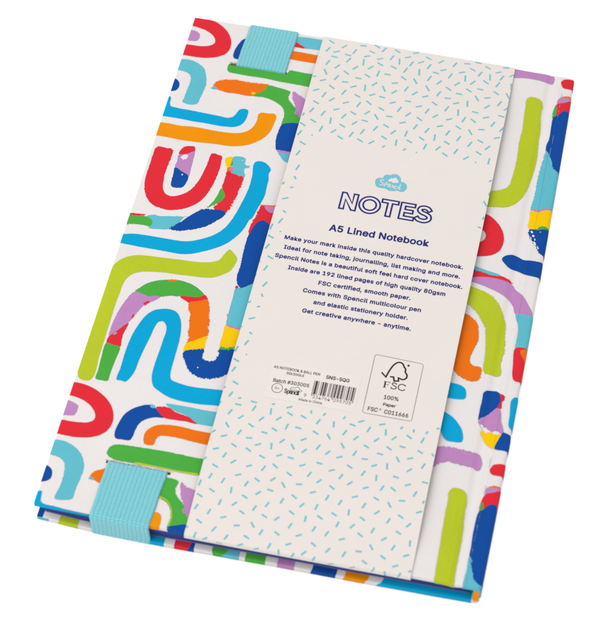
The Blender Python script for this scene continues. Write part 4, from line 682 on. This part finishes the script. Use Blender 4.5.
def place(V, F, a, b, cap, bold):
    x0, x1 = min(v[0] for v in V), max(v[0] for v in V); sx = (b[0] - a[0]) / (x1 - x0)
    sy = cap / cap_of(bold); sh = (b[1] - a[1]) / (b[0] - a[0])
    return [(a[0] + (v[0] - x0) * sx, a[1] + v[1] * sy + (v[0] - x0) * sx * sh) for v in V]
def put(mb, V, F, mat, lift=.03, raw=False):
    fs = []
    for f in F:
        A = sum(V[f[i - 1]][0] * V[f[i]][1] - V[f[i]][0] * V[f[i - 1]][1] for i in range(len(f)))
        fs.append(f if A > 0 else f[::-1])
    mb.add([band(x, y if raw else vm(y), lift) for x, y in V], fs, mat)
def rim(V, F):
    key = lambda i: (round(V[i][0], 4), round(V[i][1], 4))
    cnt = {}
    for f in F:
        for i in range(len(f)):
            e = tuple(sorted((key(f[i - 1]), key(f[i])))); cnt[e] = cnt.get(e, 0) + 1
    return [e for e, c in cnt.items() if c == 1 and e[0] != e[1]]
def write(mb, body, a, b, cap, mat, bold=0.02, lift=.03, space=1.0):
    V, F = glyphs(body, 0, space); V = place(V, F, a, b, cap, 0)
    put(mb, V, F, mat, lift)
    if bold:                                        # heavier weight: a stroke laid along every outline
        w_ = bold * cap; n_ = 0
        for a_, b_ in rim(V, F):
            dx, dy = b_[0] - a_[0], b_[1] - a_[1]; L = hypot(dx, dy)
            if L < 1e-6: continue
            ox, oy = -dy / L * w_, dx / L * w_; n_ += 1
            P = [(a_[0] - ox, a_[1] - oy), (b_[0] - ox, b_[1] - oy), (b_[0] + ox, b_[1] + oy), (a_[0] + ox, a_[1] + oy)]
            put(mb, P, [[0, 1, 2, 3]], mat, lift + .0006 * (1 + n_ % 7))
            put(mb, disc(a_, w_, n=7), [list(range(7))], mat, lift + .005 + .0006 * (n_ % 7))
def ribbon(P, wd, closed=False):
    """flat stroke of width wd along a line of points"""
    V = []; F = []; n = len(P)
    for i in range(n):
        a = P[i - 1] if (i > 0 or closed) else P[i]; b = P[(i + 1) % n] if (i < n - 1 or closed) else P[i]; p = P[i]
        d1 = Vector((p[0] - a[0], p[1] - a[1])); d2 = Vector((b[0] - p[0], b[1] - p[1]))
        if d1.length < 1e-9: d1 = d2
        if d2.length < 1e-9: d2 = d1
        d1.normalize(); d2.normalize(); t = d1 + d2
        if t.length < 1e-3: t = d1.copy()
        t.normalize(); k = min(1.6, 1 / max(.4, t.dot(d1)))
        V += [(p[0] - t.y * wd / 2 * k, p[1] + t.x * wd / 2 * k), (p[0] + t.y * wd / 2 * k, p[1] - t.x * wd / 2 * k)]
    for i in range(n if closed else n - 1): j = (i + 1) % n; F.append([2 * i, 2 * i + 1, 2 * j + 1, 2 * j])
    return V, F
def smooth_line(P, closed=True, step=.15): return catmull(P, [False] * len(P), step)
def disc(c, rx, ry=None, n=20): ry = ry or rx; return [(c[0] + rx * cos(2 * pi * i / n), c[1] + ry * sin(2 * pi * i / n)) for i in range(n)]
def fill(mb, P, mat, lift): put(mb, P, [list(t) for t in tessellate_polygon([[Vector((x, y, 0)) for x, y in P]])], mat, lift)

# title: capitals drawn only as outlines
ti = MB(); LW = .66
def outline(P, closed=True): VV, FF = ribbon(P, LW, closed); put(ti, VV, FF, 'ink', .03, True)
y0, y1 = 30.15, 37.75; h = y1 - y0
def poly(x, P): outline([(x + a, y0 + b) for a, b in P])
poly(-0.75, [(0, 0), (0, h), (1.55, h), (4.35, 3.1), (4.35, h), (5.95, h), (5.95, 0), (4.45, 0), (1.6, 4.6), (1.6, 0)])
outline(disc((10.0, (y0 + y1) / 2), 3.85, h / 2 + .1, 56)); outline(disc((10.0, (y0 + y1) / 2), 2.4, h / 2 - 1.35, 44))
poly(14.2, [(0, h), (6.1, h), (6.1, h - 1.5), (3.9, h - 1.5), (3.9, 0), (2.2, 0), (2.2, h - 1.5), (0, h - 1.5)])
poly(21.3, [(0, 0), (0, h), (5.2, h), (5.2, h - 1.5), (1.7, h - 1.5), (1.7, 4.6), (4.7, 4.6), (4.7, 3.1), (1.7, 3.1), (1.7, 1.5), (5.4, 1.5), (5.4, 0)])
SC = catmull([(32.15, 35.6), (31.3, 36.65), (30.1, 37.0), (28.7, 36.6), (28.35, 35.5), (29.3, 34.6), (30.9, 34.05), (32.1, 33.2), (32.15, 31.9), (31.0, 31.0), (29.6, 30.9), (28.3, 31.3), (27.5, 32.15)], [True] + [False] * 11 + [True], .2)
k = min(range(len(SC)), key=lambda i: hypot(SC[i][0] - 27.5, SC[i][1] - 32.15)); SC = SC[:k + 1]
SV, _ = ribbon(SC, 1.55); outline(SV[0::2] + SV[1::2][::-1])
title = ti.build('title', sleeve, False)
sb = MB(); write(sb, 'A5 Lined Notebook', (-2.1, 19.15), (34.2, 19.6), 2.7, 'ink', .055, space=1.03)
sb.build('subtitle', sleeve, False)
LINES = [("Make your mark inside this quality hardcover notebook.", -17.0, 48.1, 12.2), ("Ideal for note taking, journalling, list making and more.", -16.3, 47.7, 7.9),
         ("Spencil Notes is a beautiful soft feel hard cover notebook.", -18.6, 49.3, 3.7), ("Inside are 192 lined pages of high quality 80gsm", -12.9, 43.9, -.6),
         ("FSC certified, smooth paper.", -.9, 32.2, -4.9), ("Comes with Spencil multicolour pen", -5.6, 36.7, -9.15),
         ("and elastic stationery holder.", -.9, 32.8, -13.4), ("Get creative anywhere - anytime.", -4.0, 34.7, -17.7)]
ds = MB()
for t, a, b, y in LINES: write(ds, t, (a, y - .1), (b, y + .15), 1.6, 'ink', .062, space=1.06)
ds.build('description', sleeve, False)

# cloud shaped maker's logo
lg = MB(); CLOUD, CLOUD2, TREE = [[(x, (y + .2) / 1.0195) for x, y in Q_] for Q_ in (CLOUD, CLOUD2, TREE)]
fill(lg, smooth_line(CLOUD), 'dash', .03)
fill(lg, smooth_line(CLOUD2), 'cream', .045)
def scrawl(mb, x, y, ch, h, mat):
    G = {'S': [(.9, .9), (.5, 1), (.1, .8), (.3, .55), (.75, .42), (.85, .15), (.45, 0), (.05, .12)], 'p': [(.1, -.35), (.1, .7), (.1, .6), (.5, .72), (.8, .5), (.6, .2), (.1, .25)],
         'e': [(.1, .35), (.8, .4), (.6, .7), (.2, .6), (.1, .25), (.4, 0), (.8, .1)], 'n': [(.1, 0), (.1, .7), (.15, .5), (.5, .7), (.75, .5), (.75, 0)],
         'c': [(.85, .6), (.5, .7), (.15, .5), (.15, .15), (.5, 0), (.85, .1)], 'i': [(.2, 0), (.2, .65)], 'l': [(.2, 1.05), (.2, .1), (.5, 0)]}
    P = [(x + a * h * .62, y + b * h) for a, b in G[ch]]
    VV, FF = ribbon(catmull(P, [True] + [False] * (len(P) - 2) + [True], .1) if len(P) > 2 else P, .34); put(mb, VV, FF, mat, .06)
for ch, x, y, h in (('S', 11.5, 43.35, 2.6), ('p', 13.35, 43.6, 2.0), ('e', 14.65, 43.15, 1.9), ('n', 15.8, 42.85, 2.0), ('c', 17.15, 42.75, 1.8), ('i', 18.35, 42.8, 2.1), ('l', 18.95, 42.75, 2.5)):
    scrawl(lg, x, y, ch, h, 'cream')
lg.build('cloud_logo', sleeve, False)

# barcode sticker
st = MB()
lab = [(-9.5, -39.9), (21.9, -39.55), (21.95, -54.4), (-9.45, -54.7)]
us_ = frange(0, 1, .1)
st.grid([[band(lab[0][0] + (lab[1][0] - lab[0][0]) * a, vm((lab[0][1] * (1 - a) + lab[1][1] * a) * (1 - b) + (lab[3][1] * (1 - a) + lab[2][1] * a) * b), .035) for b in (1, .5, 0)] for a in us_], 'sticker')
sticker = st.build('barcode_label', sleeve, False)
bt = MB()
write(bt, 'A5 NOTEBOOK & BALL PEN', (-8.6, -42.5), (7.6, -42.35), 1.0, 'black', .03, .05)
write(bt, 'SQUIGGLE', (-3.8, -44.1), (2.4, -44.05), .95, 'black', .03, .05)
write(bt, 'SNS-SQG', (9.9, -43.05), (18.0, -42.95), 1.35, 'black', .045, .05)
write(bt, 'Batch #303005', (-7.6, -48.0), (4.9, -47.8), 1.35, 'black', .03, .05)
write(bt, 'Made in China', (2.6, -53.6), (10.6, -53.5), .95, 'black', .02, .05)
write(bt, '9', (3.9, -51.7), (4.8, -51.7), 1.3, 'black', .0, .05)
write(bt, '334764', (6.9, -51.75), (13.0, -51.75), 1.3, 'black', .0, .05)
write(bt, '099705', (14.2, -51.7), (20.3, -51.7), 1.3, 'black', .0, .05)
write(bt, '0+', (-6.4, -50.75), (-4.85, -50.75), .95, 'black', .01, .05)
VV, FF = ribbon(disc((-5.62, -50.3), 1.85, n=36), .2, True); put(bt, VV, FF, 'black', .05)
for i, (ch, x) in enumerate(zip('Spencil', (-2.95, -1.95, -1.1, -.25, .65, 1.5, 1.9))): 
    write(bt, ch, (x, -51.6 - .12 * (i % 2)), (x + (.8 if ch not in 'il' else .3), -51.6), 1.7, 'black', .045, .05)
VV, FF = ribbon(smooth_line([(-1.2, -49.9), (-.6, -49.0), (.3, -49.0), (.9, -48.5), (1.8, -48.7), (2.1, -49.4), (2.9, -49.7), (2.6, -50.1), (.8, -49.9)]), .16, True); put(bt, VV, FF, 'black', .05)
bt.build('lettering', sticker, False)
L_ = dict(zip('0123456789', ('0001101', '0011001', '0010011', '0111101', '0100011', '0110001', '0101111', '0111011', '0110111', '0001011')))
def enc(d, k): 
    q = L_[d]; rc = ''.join('10'[int(c)] for c in q); return {'L': q, 'R': rc, 'G': rc[::-1]}[k]
bits = '101' + ''.join(enc(d, k) for d, k in zip('334764', 'LGGLGL')) + '01010' + ''.join(enc(d, 'R') for d in '099705') + '101'
bc = MB(); i = 0; x0, x1 = 6.3, 20.95; q = (x1 - x0) / len(bits)
while i < len(bits):
    if bits[i] == '1':
        j = i
        while j < len(bits) and bits[j] == '1': j += 1
        guard = i < 3 or i > 91 or 45 <= i < 50
        a, b = x0 + i * q, x0 + j * q; yb_ = -50.9 if guard else -50.15
        put(bc, [(a + .02, yb_), (b + .02, yb_), (b, -44.6), (a, -44.6)], [[0, 1, 2, 3]], 'black', .05); i = j
    else: i += 1
bc.build('barcode', sticker, False)

# forestry certification mark
fm = MB()
bx = [(24.62, -29.7), (41.75, -30.2), (41.85, -53.75), (24.8, -53.75)]; P = []
for i in range(4):
    p, a, b = Vector(bx[i]), Vector(bx[i - 1]), Vector(bx[(i + 1) % 4]); da, db = (a - p).normalized(), (b - p).normalized()
    for k in range(6):
        t = k / 5; P.append(tuple(p + da * 1.0 * (1 - t) ** 2 + db * 1.0 * t ** 2))
VV, FF = ribbon(P, .17, True); put(fm, VV, FF, 'grey')
TR = catmull(TREE, [True, True] + [False] * 10 + [True] * 5, .15)
k = min(range(len(TR)), key=lambda i: hypot(TR[i][0] - TREE[-1][0], TR[i][1] - TREE[-1][1]))
VV, FF = ribbon(TR[:k + 1], .58); put(fm, VV, FF, 'black')
fill(fm, disc((36.75, -31.9), .42), 'black', .03)
def serif_fsc(mb, x, y, w_, h):
    def seg(P, wd): VV, FF = ribbon([(x + a * w_, y + b * h) for a, b in P], wd); put(mb, VV, FF, 'black')
    seg([(.06, .02), (.06, .98)], .5); seg([(0, .03), (.15, .03)], .18); seg([(0, .96), (.27, .96)], .2); seg([(.27, 1), (.27, .76)], .14); seg([(.06, .52), (.2, .52)], .2); seg([(.2, .62), (.2, .42)], .14)
    def cur(P, wd): VV, FF = ribbon(catmull([(x + a * w_, y + b * h) for a, b in P], [True] + [False] * (len(P) - 2) + [True], .15)[:-1], wd); put(mb, VV, FF, 'black')
    seg([(.57, 1), (.57, .72)], .14); cur([(.57, .82), (.50, .97), (.40, .94), (.38, .75), (.47, .56), (.57, .42), (.58, .18), (.48, .02), (.38, .08), (.36, .24), (.36, .2)], .34); seg([(.36, 0), (.36, .3)], .14)
    cur([(.97, .78), (.90, .95), (.80, .97), (.70, .8), (.67, .5), (.70, .2), (.80, .03), (.91, .05), (.99, .25), (.99, .22)], .36); seg([(.98, 1), (.98, .7)], .14)
serif_fsc(fm, 29.75, -42.35, 7.7, 2.55)
write(fm, '100%', (30.9, -46.85), (35.9, -46.75), 1.5, 'black', .035)
write(fm, 'Paper', (31.2, -49.55), (35.45, -49.5), 1.15, 'black', .045)
write(fm, 'FSC', (26.4, -52.55), (29.75, -52.5), 1.55, 'black', .03)
write(fm, 'C011666', (32.1, -52.6), (40.35, -52.5), 1.55, 'black', .03)
VV, FF = ribbon(disc((30.6, -51.3), .3, n=14), .14, True); put(fm, VV, FF, 'black')
fm.build('certification_mark', sleeve, False)
if FONT and not FONT.users: bpy.data.fonts.remove(FONT)
